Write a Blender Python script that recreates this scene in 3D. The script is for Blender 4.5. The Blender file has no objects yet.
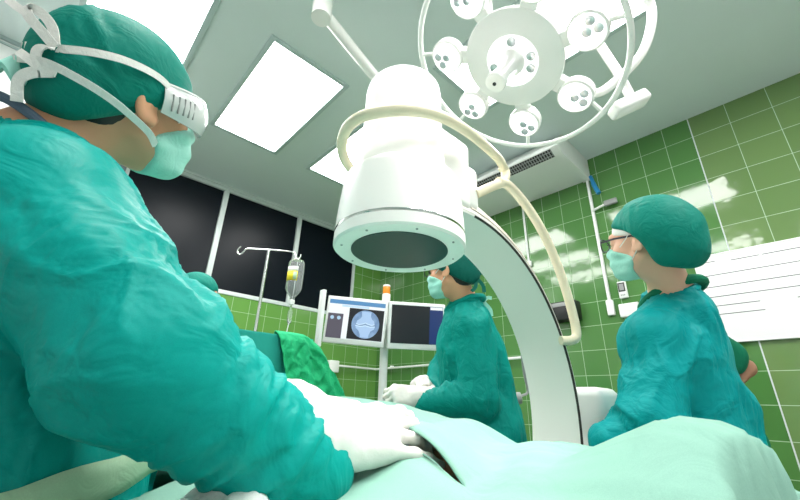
import bpy, math
import numpy as np
from math import pi, sin, cos, radians as rad

SC = bpy.context.scene
COL = SC.collection
A = np.array

# ------------------------------------------------------------------ object helpers
def link(o, parent=None):
    COL.objects.link(o)
    if parent is not None:
        o.parent = parent
    return o

def tag(o, label, cat, group=None, kind=None):
    o['label'] = label
    o['category'] = cat
    if group: o['group'] = group
    if kind: o['kind'] = kind
    return o

def empty(name, loc=(0, 0, 0)):
    o = bpy.data.objects.new(name, None)
    o.empty_display_size = 0.05
    o.location = loc
    return link(o)

def thing(name, label, cat, loc=(0, 0, 0), group=None):
    return tag(empty(name, loc), label, cat, group)

def mesh_obj(name, V, F, mat, parent=None, smooth=True, angle=None, world=True):
    """One mesh object; V in world coordinates (moved into the parent's frame)."""
    V = np.asarray(V, float)
    if parent is not None and world:
        off = A(parent.location)
        p = parent.parent
        while p is not None:
            off = off + A(p.location); p = p.parent
        V = V - off
    me = bpy.data.meshes.new(name)
    me.from_pydata(V.tolist(), [], [list(map(int, f)) for f in F])
    mats = mat if isinstance(mat, (list, tuple)) else [mat]
    for m in mats: me.materials.append(m)
    if smooth:
        me.polygons.foreach_set('use_smooth', [True] * len(me.polygons))
        if angle: me.set_sharp_from_angle(angle=rad(angle))
    me.update()
    o = bpy.data.objects.new(name, me)
    return link(o, parent)

class MB:
    """Collects simple shapes into one mesh."""
    def __init__(s): s.V = []; s.F = []; s.n = 0; s.mi = []
    def add(s, V, F, mi=0):
        s.V.append(np.asarray(V, float)); s.F += [[i + s.n for i in f] for f in F]
        s.mi += [mi] * len(F); s.n += len(V); return s
    def box(s, c, h, R=None, b=0.0, mi=0):
        """box with chamfered edges; centre c, half sizes h"""
        c = A(c, float); h = A(h, float); b = min(b, .49 * 2 * h.min())
        if b <= 0:
            V = A([[x, y, z] for x in (-1, 1) for y in (-1, 1) for z in (-1, 1)]) * h
            F = [[0, 1, 3, 2], [4, 6, 7, 5], [0, 4, 5, 1], [2, 3, 7, 6], [0, 2, 6, 4], [1, 5, 7, 3]]
        else:
            import bmesh
            bm = bmesh.new(); bmesh.ops.create_cube(bm, size=2)
            for v in bm.verts: v.co = [v.co[i] * h[i] for i in range(3)]
            bmesh.ops.bevel(bm, geom=bm.edges[:], offset=b, segments=3, affect='EDGES', profile=.5)
            bm.verts.index_update()
            V = A([v.co[:] for v in bm.verts]); F = [[v.index for v in f.verts] for f in bm.faces]
            bm.free()
        if R is not None: V = V @ A(R).T
        return s.add(V + c, F, mi)
    def tube(s, P, r, n=12, closed=False, cap=True, mi=0):
        P = A(P, float); m = len(P)
        r = np.broadcast_to(A(r, float), (m,))
        T = np.zeros_like(P)
        if closed: T = np.roll(P, -1, 0) - np.roll(P, 1, 0)
        else:
            T[1:-1] = P[2:] - P[:-2]; T[0] = P[1] - P[0]; T[-1] = P[-1] - P[-2]
        T /= np.linalg.norm(T, axis=1)[:, None] + 1e-12
        u = np.cross(T[0], [0, 0, 1]) if abs(T[0][2]) < .9 else np.cross(T[0], [1, 0, 0])
        V = []
        for i in range(m):
            u = u - T[i] * (u @ T[i]); u /= np.linalg.norm(u); w = np.cross(T[i], u)
            a = np.arange(n) * 2 * pi / n
            V.append(P[i] + r[i] * (np.cos(a)[:, None] * u + np.sin(a)[:, None] * w))
        V = np.concatenate(V); F = []
        for i in range(m if closed else m - 1):
            j = (i + 1) % m
            sh = 0
            for k in range(n):
                F.append([i * n + k, i * n + (k + 1) % n, j * n + (k + 1) % n, j * n + k])
        if cap and not closed:
            F.append(list(range(n))[::-1]); F.append([(m - 1) * n + k for k in range(n)])
        return s.add(V, F, mi)
    def lathe(s, prof, c=(0, 0, 0), axis=(0, 0, 1), n=40, mi=0, capa=True, capb=True):
        ax = A(axis, float); ax /= np.linalg.norm(ax)
        u = np.cross(ax, [0, 0, 1]) if abs(ax[2]) < .9 else np.cross(ax, [0, 1, 0])
        u /= np.linalg.norm(u); w = np.cross(ax, u)
        a = np.arange(n) * 2 * pi / n
        ring = np.cos(a)[:, None] * u + np.sin(a)[:, None] * w
        V = np.concatenate([A(c) + ax * z + ring * max(r, 1e-5) for r, z in prof]); F = []
        for i in range(len(prof) - 1):
            for k in range(n):
                F.append([i * n + k, i * n + (k + 1) % n, (i + 1) * n + (k + 1) % n, (i + 1) * n + k])
        if capa: F.append(list(range(n))[::-1])
        if capb: F.append([(len(prof) - 1) * n + k for k in range(n)])
        return s.add(V, F, mi)
    def prism(s, poly, d0, d1, fn, mi=0):
        """extrude polygon (list of 2-D pts) between depths d0,d1; fn(a,b,d)->xyz"""
        n = len(poly)
        V = [fn(a, b, d0) for a, b in poly] + [fn(a, b, d1) for a, b in poly]
        F = [list(range(n)), [n + k for k in range(n)][::-1]]
        for k in range(n):
            F.append([k, n + k, n + (k + 1) % n, (k + 1) % n])
        return s.add(V, F, mi)
    def strip(s, P, N, w, t, mi=0):
        """flat ribbon along P, width direction N (per point), width w, thickness t"""
        P = A(P, float); N = A(N, float)
        if N.ndim == 1: N = np.broadcast_to(N, P.shape)
        m = len(P); T = np.gradient(P, axis=0); T /= np.linalg.norm(T, axis=1)[:, None] + 1e-12
        N = N - T * (N * T).sum(1)[:, None]; N = N / (np.linalg.norm(N, axis=1)[:, None] + 1e-12)
        B = np.cross(T, N); w = np.broadcast_to(A(w, float), (m,))[:, None]
        q = [P - N * w / 2 - B * t / 2, P + N * w / 2 - B * t / 2, P + N * w / 2 + B * t / 2, P - N * w / 2 + B * t / 2]
        V = np.stack(q, 1).reshape(-1, 3); F = []
        for i in range(m - 1):
            for k in range(4):
                F.append([i * 4 + k, i * 4 + (k + 1) % 4, i * 4 + 4 + (k + 1) % 4, i * 4 + 4 + k])
        F.append([3, 2, 1, 0]); F.append([(m - 1) * 4 + k for k in range(4)])
        return s.add(V, F, mi)
    def build(s, name, mat, parent=None, smooth=True, angle=35):
        o = mesh_obj(name, np.concatenate(s.V), s.F, mat, parent, smooth, angle)
        if any(s.mi): o.data.polygons.foreach_set('material_index', s.mi)
        import bmesh
        bm = bmesh.new(); bm.from_mesh(o.data); bmesh.ops.recalc_face_normals(bm, faces=bm.faces[:])
        bm.to_mesh(o.data); bm.free()
        if smooth and angle: o.data.set_sharp_from_angle(angle=rad(angle))
        return o

def spline(P, n=40, closed=False):
    """Catmull-Rom through P"""
    P = A(P, float); m = len(P)
    out = []
    segs = m if closed else m - 1
    for i in range(segs):
        if closed: p0, p1, p2, p3 = P[(i - 1) % m], P[i], P[(i + 1) % m], P[(i + 2) % m]
        else:
            p1, p2 = P[i], P[i + 1]
            p0 = P[i - 1] if i > 0 else 2 * p1 - p2
            p3 = P[i + 2] if i + 2 < m else 2 * p2 - p1
        k = max(2, n // segs)
        for t in np.arange(k) / k:
            out.append(.5 * ((2 * p1) + (-p0 + p2) * t + (2 * p0 - 5 * p1 + 4 * p2 - p3) * t * t + (-p0 + 3 * p1 - 3 * p2 + p3) * t ** 3))
    if not closed: out.append(P[-1])
    return A(out)

def lerp(a, b, t): return A(a, float) * (1 - t) + A(b, float) * t

# ------------------------------------------------------------------ numpy noise
_rng = np.random.default_rng(7)
_PERM = np.concatenate([_rng.permutation(256)] * 3)
_GR = _rng.normal(size=(256, 3)); _GR /= np.linalg.norm(_GR, axis=1)[:, None]
def perlin(P):
    P = np.asarray(P, float); I = np.floor(P).astype(int); f = P - I; I &= 255
    u = f * f * f * (f * (f * 6 - 15) + 10); r = 0
    for dx in (0, 1):
        for dy in (0, 1):
            for dz in (0, 1):
                h = _PERM[_PERM[_PERM[I[:, 0] + dx] + I[:, 1] + dy] + I[:, 2] + dz]
                g = _GR[h]
                d = g[:, 0] * (f[:, 0] - dx) + g[:, 1] * (f[:, 1] - dy) + g[:, 2] * (f[:, 2] - dz)
                w = (u[:, 0] if dx else 1 - u[:, 0]) * (u[:, 1] if dy else 1 - u[:, 1]) * (u[:, 2] if dz else 1 - u[:, 2])
                r = r + d * w
    return r * 1.5

# ------------------------------------------------------------------ signed distance modelling
def axis(lo, hi, coarse, zones=()):
    """coordinates from lo to hi with spacing coarse, finer inside zones (a, b, step)"""
    x = lo; out = [x]
    while x < hi:
        st = coarse
        for a, b, s in zones:
            if a - coarse <= x < b: st = s
        x += st; out.append(x)
    return A(out)

class Field:
    def __init__(s, xs, ys, zs):
        s.x, s.y, s.z = A(xs), A(ys), A(zs)
        s.D = np.full((len(s.x), len(s.y), len(s.z)), 10., np.float32)
    def _slice(s, lo, hi):
        sl = []
        for ax, a, b in zip((s.x, s.y, s.z), lo, hi):
            i, j = np.searchsorted(ax, a), np.searchsorted(ax, b, 'right')
            sl.append(slice(max(i - 1, 0), min(j + 1, len(ax))))
        return tuple(sl)
    def _grid(s, sl):
        return s.x[sl[0]][:, None, None], s.y[sl[1]][None, :, None], s.z[sl[2]][None, None, :]
    def _put(s, sl, d, k, op):
        D = s.D[sl]
        if op == 'add':
            h = np.maximum(k - np.abs(D - d), 0) / max(k, 1e-9)
            s.D[sl] = np.minimum(D, d) - h * h * k / 4
        else:
            d = -d
            h = np.maximum(k - np.abs(D - d), 0) / max(k, 1e-9)
            s.D[sl] = np.maximum(D, d) + h * h * k / 4
    def cone(s, a, b, ra, rb, k=.03, op='add'):
        a, b = A(a, float), A(b, float); m = max(ra, rb) + k + .06
        sl = s._slice(np.minimum(a, b) - m, np.maximum(a, b) + m); X, Y, Z = s._grid(sl)
        ab = b - a; L = ab @ ab + 1e-12
        px, py, pz = X - a[0], Y - a[1], Z - a[2]
        t = np.clip((px * ab[0] + py * ab[1] + pz * ab[2]) / L, 0, 1)
        d = np.sqrt((px - t * ab[0]) ** 2 + (py - t * ab[1]) ** 2 + (pz - t * ab[2]) ** 2) - (ra + (rb - ra) * t)
        s._put(sl, d, k, op); return s
    def chain(s, pts, rs, k=.03):
        for i in range(len(pts) - 1): s.cone(pts[i], pts[i + 1], rs[i], rs[i + 1], k)
        return s
    def ell(s, c, r, R=None, k=.03, op='add'):
        c, r = A(c, float), A(r, float); m = r.max() + k + .06
        sl = s._slice(c - m, c + m); X, Y, Z = s._grid(sl)
        px, py, pz = X - c[0], Y - c[1], Z - c[2]
        if R is not None:
            R = A(R)
            px, py, pz = (px * R[0, i] + py * R[1, i] + pz * R[2, i] for i in range(3))
        k0 = np.sqrt((px / r[0]) ** 2 + (py / r[1]) ** 2 + (pz / r[2]) ** 2)
        k1 = np.sqrt((px / r[0] ** 2) ** 2 + (py / r[1] ** 2) ** 2 + (pz / r[2] ** 2) ** 2)
        d = k0 * (k0 - 1) / (k1 + 1e-9)
        d = np.where(k0 < 1e-3, -r.min(), d)
        s._put(sl, d, k, op); return s
    def rbox(s, c, h, rr, R=None, k=.03, op='add'):
        c, h = A(c, float), A(h, float); m = np.linalg.norm(h) + k + .06
        sl = s._slice(c - m, c + m); X, Y, Z = s._grid(sl)
        px, py, pz = X - c[0], Y - c[1], Z - c[2]
        if R is not None:
            R = A(R)
            px, py, pz = (px * R[0, i] + py * R[1, i] + pz * R[2, i] for i in range(3))
        qx, qy, qz = np.abs(px) - h[0] + rr, np.abs(py) - h[1] + rr, np.abs(pz) - h[2] + rr
        d = np.sqrt(np.maximum(qx, 0) ** 2 + np.maximum(qy, 0) ** 2 + np.maximum(qz, 0) ** 2) + np.minimum(np.maximum(qx, np.maximum(qy, qz)), 0) - rr
        s._put(sl, d, k, op); return s
    def cut(s, p, n, k=.008):
        """remove what lies on the side n points to"""
        p, n = A(p, float), A(n, float); n = n / np.linalg.norm(n)
        d = (s.x[:, None, None] - p[0]) * n[0] + (s.y[None, :, None] - p[1]) * n[1] + (s.z[None, None, :] - p[2]) * n[2]
        h = np.maximum(k - np.abs(s.D - d), 0) / k
        s.D = np.maximum(s.D, d) + h * h * k / 4; return s
    def mesh(s, smooth=2):
        D = s.D; ins = D < 0; nx, ny, nz = D.shape
        ax = (s.x, s.y, s.z); cells = []; poss = []; quads = []
        def lin(i, j, k): return (i * ny + j) * nz + k
        for a in range(3):
            s0 = [slice(None)] * 3; s1 = [slice(None)] * 3
            s0[a] = slice(0, -1); s1[a] = slice(1, None)
            cr = ins[tuple(s0)] != ins[tuple(s1)]
            idx = np.argwhere(cr)
            if len(idx) == 0: continue
            d0 = D[tuple(s0)][cr]; d1 = D[tuple(s1)][cr]; t = d0 / (d0 - d1)
            P = np.stack([ax[q][idx[:, q]] for q in range(3)], 1)
            P[:, a] = ax[a][idx[:, a]] * (1 - t) + ax[a][idx[:, a] + 1] * t
            b, c = (a + 1) % 3, (a + 2) % 3
            four = []
            for db, dc in ((-1, -1), (0, -1), (0, 0), (-1, 0)):
                ii = idx.copy(); ii[:, b] += db; ii[:, c] += dc
                l = lin(ii[:, 0], ii[:, 1], ii[:, 2])
                four.append(l); cells.append(l); poss.append(P)
            q = np.stack(four, 1)
            ok = (idx[:, b] > 0) & (idx[:, c] > 0)
            fl = d0 > 0
            q[fl] = q[fl][:, ::-1]
            quads.append(q[ok])
        cells = np.concatenate(cells); poss = np.concatenate(poss); quads = np.concatenate(quads)
        u, inv = np.unique(cells, return_inverse=True)
        n = np.bincount(inv)
        V = np.stack([np.bincount(inv, poss[:, q]) / n for q in range(3)], 1)
        F = np.searchsorted(u, quads)
        V = lap(V, F, smooth, .5)
        return V, F

def edges_of(F):
    E = np.concatenate([F[:, [0, 1]], F[:, [1, 2]], F[:, [2, 3]], F[:, [3, 0]]])
    return np.unique(np.sort(E, 1), axis=0)

def lap(V, F, it, w):
    if it <= 0: return V
    E = edges_of(F); n = len(V)
    deg = np.bincount(E[:, 0], minlength=n) + np.bincount(E[:, 1], minlength=n)
    deg = np.maximum(deg, 1)
    for _ in range(it):
        S = np.stack([np.bincount(E[:, 0], V[E[:, 1], q], n) + np.bincount(E[:, 1], V[E[:, 0], q], n) for q in range(3)], 1)
        V = V + w * (S / deg[:, None] - V)
    return V

def normals(V, F):
    d1 = V[F[:, 2]] - V[F[:, 0]]; d2 = V[F[:, 3]] - V[F[:, 1]]; fn = np.cross(d1, d2)
    N = np.zeros_like(V)
    for k in range(4):
        for q in range(3): N[:, q] += np.bincount(F[:, k], fn[:, q], len(V))
    return N / (np.linalg.norm(N, axis=1)[:, None] + 1e-12)

def seg_axis(V, segs):
    """for each vertex: blended axis direction and strains of the nearest limb segments; segs: (a,b,axial,around,seedfn scale)"""
    W = []; 
    for s in segs:
        a, b = A(s[0], float), A(s[1], float); ab = b - a
        t = np.clip(((V - a) @ ab) / (ab @ ab), 0, 1)
        d = np.linalg.norm(V - a - t[:, None] * ab, axis=1)
        W.append(np.maximum(d - s[5], .005) ** -4)
    W = A(W); W /= W.sum(0)
    return W

def cloth(V, F, segs, it=120, hi=.034, lo=.026, tang=.03, seed=0, amp=1.0, bend=.014, gain=1.5):
    """wrinkle a garment: give it more cloth than the form needs and let it buckle.
    segs: (a, b, extra along axis, extra around axis, (wave along, wave around), radius)"""
    V0 = V.copy(); N0 = normals(V0, F); W = seg_axis(V, segs); n = len(V)
    E = np.concatenate([edges_of(F), F[:, [0, 2]], F[:, [1, 3]]])
    L = np.linalg.norm(V[E[:, 0]] - V[E[:, 1]], axis=1)
    dirv = (V[E[:, 1]] - V[E[:, 0]]) / (L[:, None] + 1e-9)
    We = .5 * (W[:, E[:, 0]] + W[:, E[:, 1]])
    strain = 0; disp = 0
    patch = np.clip(.55 + 1.1 * perlin(V / .16 + seed * 1.7), .1, 1.4)      # some places bunch, others stay smooth
    for i, s in enumerate(segs):
        ax = A(s[1], float) - A(s[0], float); ln = np.linalg.norm(ax); ax = ax / ln
        c2 = (dirv @ ax) ** 2
        strain = strain + We[i] * (s[2] * c2 + s[3] * (1 - c2))
        al = (V - A(s[0])) @ ax
        rad_ = V - A(s[0]) - al[:, None] * ax
        # creases run slantwise round the limb
        wob = perlin(V / .11 + 3.1 * i + seed) * .05
        Q = rad_ / s[4][1] + ax * ((al + wob) / s[4][0])[:, None] + 13.7 * i + seed
        n0 = perlin(Q * .5 + 2.2); n1 = perlin(Q * .9); n2 = perlin(Q * 1.7 + 5.3)
        ridge = (.34 - np.abs(n0)) * 2.0 + (.30 - np.abs(n1)) * .9
        disp = disp + W[i] * (ridge + .25 * n2) * min(s[4]) * .31
    strain = gain * strain * .5 * (patch[E[:, 0]] + patch[E[:, 1]])
    V = V + N0 * (disp * amp * patch)[:, None]
    R = L * (1 + strain)
    deg = np.bincount(E[:, 0], minlength=n) + np.bincount(E[:, 1], minlength=n)
    Eq = edges_of(F); dq = np.maximum(np.bincount(Eq[:, 0], minlength=n) + np.bincount(Eq[:, 1], minlength=n), 1)
    i0, i1 = E[:, 0], E[:, 1]
    for k in range(it):
        d = V[i1] - V[i0]; l = np.linalg.norm(d, axis=1) + 1e-9
        c = d * ((l - R) / l * .5)[:, None]
        C = np.stack([np.bincount(i0, c[:, q], n) - np.bincount(i1, c[:, q], n) for q in range(3)], 1)
        V = V + C / deg[:, None] * 1.6
        o = V - V0
        o[:, 2] -= .0002
        S = np.stack([np.bincount(Eq[:, 0], o[Eq[:, 1], q], n) + np.bincount(Eq[:, 1], o[Eq[:, 0], q], n) for q in range(3)], 1) / dq[:, None]
        o = o + bend * (S - o)
        nn = (o * N0).sum(1); tt = o - N0 * nn[:, None]
        tl = np.linalg.norm(tt, axis=1) + 1e-9
        tt = tt * np.minimum(1, tang / tl)[:, None]
        nn = np.clip(nn, -lo, hi)
        V = V0 + tt + N0 * nn[:, None]
    return lap(V, F, 1, .4)

def frame(heading, pitch=0., roll=0.):
    """columns: forward, left, up. heading from +X toward +Y; pitch down positive (degrees)"""
    h, p, r = rad(heading), rad(pitch), rad(roll)
    f = A([cos(h) * cos(p), sin(h) * cos(p), -sin(p)])
    l = A([-sin(h), cos(h), 0.]); u = np.cross(f, l)
    l2 = l * cos(r) + u * sin(r); u2 = np.cross(f, l2)
    return np.stack([f, l2, u2], 1)

# ------------------------------------------------------------------ materials
def mat(name, col, rough=.5, metal=0., spec=.5, coat=0., emit=None, es=0., trans=0., ior=1.45, sheen=0., sss=0.):
    m = bpy.data.materials.new(name); m.use_nodes = True
    b = m.node_tree.nodes['Principled BSDF']
    b.inputs['Base Color'].default_value = (*col, 1)
    b.inputs['Roughness'].default_value = rough
    b.inputs['Metallic'].default_value = metal
    b.inputs['Specular IOR Level'].default_value = spec
    b.inputs['Coat Weight'].default_value = coat
    b.inputs['Coat Roughness'].default_value = .05
    b.inputs['Transmission Weight'].default_value = trans
    b.inputs['IOR'].default_value = ior
    b.inputs['Sheen Weight'].default_value = sheen
    if sss:
        b.inputs['Subsurface Weight'].default_value = sss
        b.inputs['Subsurface Radius'].default_value = (.012, .005, .003)
        b.inputs['Subsurface Scale'].default_value = 1
    if emit:
        b.inputs['Emission Color'].default_value = (*emit, 1); b.inputs['Emission Strength'].default_value = es
    return m

def nodes(m): return m.node_tree.nodes, m.node_tree.links, m.node_tree.nodes['Principled BSDF']

def add_noise(m, scale, bump=.1, dist=.01, detail=4, colvar=0., stretch=None):
    N, L, b = nodes(m)
    tc = N.new('ShaderNodeTexCoord'); nz = N.new('ShaderNodeTexNoise')
    nz.inputs['Scale'].default_value = scale; nz.inputs['Detail'].default_value = detail
    src = tc.outputs['Object']
    if stretch:
        mp = N.new('ShaderNodeMapping'); mp.inputs['Scale'].default_value = stretch
        L.new(src, mp.inputs['Vector']); src = mp.outputs['Vector']
    L.new(src, nz.inputs['Vector'])
    if bump:
        bp = N.new('ShaderNodeBump'); bp.inputs['Strength'].default_value = bump; bp.inputs['Distance'].default_value = dist
        L.new(nz.outputs['Fac'], bp.inputs['Height']); L.new(bp.outputs['Normal'], b.inputs['Normal'])
    if colvar:
        c = b.inputs['Base Color'].default_value[:3]
        mx = N.new('ShaderNodeMix'); mx.data_type = 'RGBA'
        mx.inputs['A'].default_value = (*[v * (1 - colvar) for v in c], 1)
        mx.inputs['B'].default_value = (*[min(1, v * (1 + colvar)) for v in c], 1)
        L.new(nz.outputs['Fac'], mx.inputs['Factor']); L.new(mx.outputs['Result'], b.inputs['Base Color'])
    return m

def fabric(name, col, rough=.75, fold=.25, fscale=14, weave=True, sheen=.0, trans=.0):
    """woven cloth: soft creases plus a fine weave"""
    m = mat(name, col, rough, sheen=sheen, spec=.16)
    N, L, b = nodes(m)
    tc = N.new('ShaderNodeTexCoord')
    n1 = N.new('ShaderNodeTexNoise'); n1.inputs['Scale'].default_value = fscale; n1.inputs['Detail'].default_value = 3
    n1.inputs['Distortion'].default_value = 1.3
    n2 = N.new('ShaderNodeTexNoise'); n2.inputs['Scale'].default_value = 900; n2.inputs['Detail'].default_value = 1
    L.new(tc.outputs['Object'], n1.inputs['Vector']); L.new(tc.outputs['Object'], n2.inputs['Vector'])
    b1 = N.new('ShaderNodeBump'); b1.inputs['Strength'].default_value = fold; b1.inputs['Distance'].default_value = .012
    b2 = N.new('ShaderNodeBump'); b2.inputs['Strength'].default_value = .08; b2.inputs['Distance'].default_value = .001
    L.new(n1.outputs['Fac'], b1.inputs['Height']); L.new(n2.outputs['Fac'], b2.inputs['Height'])
    L.new(b1.outputs['Normal'], b2.inputs['Normal']); L.new(b2.outputs['Normal'], b.inputs['Normal'])
    mx = N.new('ShaderNodeMix'); mx.data_type = 'RGBA'
    mx.inputs['A'].default_value = (*[v * .9 for v in col], 1); mx.inputs['B'].default_value = (*[min(1, v * 1.1) for v in col], 1)
    L.new(n2.outputs['Fac'], mx.inputs['Factor']); L.new(mx.outputs['Result'], b.inputs['Base Color'])
    return m

def tile_mat(name, c1, c2, grout, along, w, h, off_a, off_z, rough=.1, wob=.10):
    """glazed wall tiles: stack bond of w x h metres; along = 'X' or 'Y' world axis of the wall"""
    m = mat(name, c1, rough, spec=.5, coat=.4)
    N, L, b = nodes(m)
    ge = N.new('ShaderNodeNewGeometry'); sp = N.new('ShaderNodeSeparateXYZ'); cb = N.new('ShaderNodeCombineXYZ')
    L.new(ge.outputs['Position'], sp.inputs[0])
    def sub(s, v):
        q = N.new('ShaderNodeMath'); q.operation = 'SUBTRACT'; q.inputs[1].default_value = v
        L.new(s, q.inputs[0]); return q.outputs[0]
    L.new(sub(sp.outputs[along], off_a), cb.inputs['X']); L.new(sub(sp.outputs['Z'], off_z), cb.inputs['Y'])
    br = N.new('ShaderNodeTexBrick'); br.offset = 0; br.squash = 1
    br.inputs['Scale'].default_value = 1; br.inputs['Brick Width'].default_value = w; br.inputs['Row Height'].default_value = h
    br.inputs['Mortar Size'].default_value = .0022; br.inputs['Mortar Smooth'].default_value = .3
    br.inputs['Color1'].default_value = (*c1, 1); br.inputs['Color2'].default_value = (*c2, 1); br.inputs['Mortar'].default_value = (*grout, 1)
    L.new(cb.outputs[0], br.inputs['Vector']); L.new(br.outputs['Color'], b.inputs['Base Color'])
    nz = N.new('ShaderNodeTexNoise'); nz.inputs['Scale'].default_value = 9; nz.inputs['Detail'].default_value = 1
    L.new(ge.outputs['Position'], nz.inputs['Vector'])
    bn = N.new('ShaderNodeBump'); bn.inputs['Strength'].default_value = wob; bn.inputs['Distance'].default_value = .01
    L.new(nz.outputs['Fac'], bn.inputs['Height'])
    bp = N.new('ShaderNodeBump'); bp.inputs['Strength'].default_value = .5; bp.inputs['Distance'].default_value = .002; bp.invert = True
    L.new(br.outputs['Fac'], bp.inputs['Height']); L.new(bn.outputs['Normal'], bp.inputs['Normal'])
    L.new(bp.outputs['Normal'], b.inputs['Normal']); L.new(bp.outputs['Normal'], b.inputs['Coat Normal'])
    mr = N.new('ShaderNodeMapRange'); mr.inputs['To Min'].default_value = rough; mr.inputs['To Max'].default_value = .7
    L.new(br.outputs['Fac'], mr.inputs['Value']); L.new(mr.outputs['Result'], b.inputs['Roughness'])
    return m

M = {}
M['white_paint'] = add_noise(mat('white_paint', (.86, .86, .83), .35), 6, .02, .01)
M['lamp_white'] = mat('lamp_white', (.93, .925, .90), .25, coat=.3)
M['cream'] = add_noise(mat('cream', (.86, .77, .58), .45), 60, .05, .002)
M['white_plastic'] = mat('white_plastic', (.84, .85, .84), .35)
M['c_arm_white'] = mat('c_arm_white', (.90, .88, .83), .33, coat=.2)
M['c_arm_band'] = mat('c_arm_band', (.80, .72, .64), .4)
M['dark_glass'] = mat('dark_glass', (.004, .007, .011), .32, spec=.16)
M['detector_face'] = add_noise(mat('detector_face', (.018, .05, .045), .35), 40, .02, .002)
M['steel'] = mat('steel', (.75, .76, .76), .22, metal=1)
M['chrome'] = mat('chrome', (.82, .83, .83), .12, metal=1)
M['dark_line'] = mat('dark_line', (.03, .025, .022), .5)
M['black'] = mat('black', (.012, .012, .013), .4)
M['grey'] = mat('grey', (.3, .31, .31), .5)
M['ceiling'] = add_noise(mat('ceiling', (.68, .775, .765), .5), 3, .04, .02, colvar=.03)
M['frame_grey'] = mat('frame_grey', (.50, .60, .60), .4)
M['wall_white'] = add_noise(mat('wall_white', (.78, .80, .79), .5), 8, .02, .01)
M['board_white'] = mat('board_white', (.86, .87, .87), .22, coat=.2)
M['ink'] = mat('ink', (.06, .06, .07), .6)
M['window_frame'] = mat('window_frame', (.60, .66, .65), .35)
M['panel_light'] = mat('panel_light', (.9, .9, .9), .5, emit=(1., .985, .965), es=14)
M['lens_light'] = mat('lens_light', (.9, .9, .9), .2, emit=(1, 1, 1), es=.85)
M['lens_cup'] = mat('lens_cup', (.72, .72, .76), .2, metal=.6)
M['lens_bright'] = mat('lens_bright', (.9, .9, .9), .2, emit=(1, 1, 1), es=5)
M['floor'] = add_noise(mat('floor', (.34, .37, .35), .3), 4, .02, .01, colvar=.06)
M['tile_dark'] = tile_mat('tile_dark', (.072, .20, .052), (.086, .225, .060), (.40, .56, .36), 'Y', .190, .2035, .2276, 1.0903)
M['tile_light'] = tile_mat('tile_light', (.135, .235, .08), (.155, .258, .09), (.46, .60, .42), 'Y', .240, .2035, .2276, 1.0903, wob=.3)
M['tile_window'] = tile_mat('tile_window', (.12, .29, .062), (.135, .315, .07), (.42, .58, .36), 'X', .190, .2035, .06, 1.0903)
M['gown'] = fabric('gown', (.0, .30, .268), .5, .6, 13)
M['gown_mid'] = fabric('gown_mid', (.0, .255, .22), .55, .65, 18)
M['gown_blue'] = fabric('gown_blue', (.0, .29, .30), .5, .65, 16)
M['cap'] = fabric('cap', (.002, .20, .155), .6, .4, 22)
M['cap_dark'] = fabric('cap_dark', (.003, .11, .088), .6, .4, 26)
M['scrub_green'] = fabric('scrub_green', (.006, .16, .085), .7, .4, 18)
M['sash'] = fabric('sash', (.42, .62, .42), .7, .35, 20)
M['drape'] = fabric('drape', (.245, .45, .37), .8, .25, 12)
M['screen_cloth'] = fabric('screen_cloth', (.02, .30, .25), .7, .3, 12)
M['towel'] = fabric('towel', (.02, .40, .17), .8, .5, 40)
M['gauze'] = fabric('gauze', (.82, .86, .83), .8, .5, 30)
M['mask'] = fabric('mask', (.36, .72, .63), .75, .25, 40)
M['tie_white'] = fabric('tie_white', (.82, .80, .78), .75, .2, 60)
M['collar_grey'] = fabric('collar_grey', (.10, .14, .2), .7, .2, 30)
M['skin'] = add_noise(mat('skin', (.70, .36, .22), .45, sss=.15, spec=.35), 120, .06, .002)
M['skin_light'] = add_noise(mat('skin_light', (.80, .46, .33), .45, sss=.15, spec=.35), 120, .06, .002)
M['skin_dark'] = add_noise(mat('skin_dark', (.38, .19, .12), .5, sss=.1), 120, .06, .002)
M['ear_red'] = mat('ear_red', (.66, .28, .2), .45, sss=.2)
M['hair'] = add_noise(mat('hair', (.012, .010, .009), .45), 300, .3, .002)
M['glove'] = add_noise(mat('glove', (.80, .77, .73), .42, sss=.08, spec=.4), 70, .25, .003)
M['glasses'] = mat('glasses', (.03, .03, .05), .3)
M['goggle'] = mat('goggle', (.80, .82, .82), .2, coat=.4, trans=.25)
M['amber'] = mat('amber', (.75, .28, .03), .25, trans=.3, emit=(.8, .3, .03), es=.25)
M['blue'] = mat('blue', (.02, .25, .55), .4)
M['clear'] = mat('clear', (.93, .97, .97), .04, trans=.85, ior=1.15)
M['yellow'] = mat('yellow', (.82, .68, .02), .5)
M['label_white'] = mat('label_white', (.85, .85, .82), .5)
M['screen_black'] = mat('screen_black', (.006, .006, .007), .25)
def screen(name, col, es=1.):
    M[name] = mat(name, tuple(c * .2 for c in col), .4, emit=col, es=es)
screen('s_white', (.72, .76, .80)); screen('s_blue', (.08, .22, .42)); screen('s_dark', (.085, .075, .10)); screen('s_navy', (.015, .03, .12))
screen('s_black', (.012, .012, .016)); screen('s_icon', (.35, .5, .65)); screen('s_bar', (.45, .60, .75))
M['xray'] = mat('xray', (.05, .06, .08), .4, emit=(.2, .3, .45), es=1)
def _xr():
    N, L, b = nodes(M['xray']); tc = N.new('ShaderNodeTexCoord'); nz = N.new('ShaderNodeTexNoise')
    nz.inputs['Scale'].default_value = 30; nz.inputs['Detail'].default_value = 4
    L.new(tc.outputs['Object'], nz.inputs['Vector'])
    r = N.new('ShaderNodeValToRGB')
    r.color_ramp.elements[0].color = (.10, .19, .36, 1); r.color_ramp.elements[0].position = .3
    r.color_ramp.elements[1].color = (.24, .37, .56, 1); r.color_ramp.elements[1].position = .7
    L.new(nz.outputs['Fac'], r.inputs[0]); L.new(r.outputs[0], b.inputs['Emission Color'])
_xr()
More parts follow.
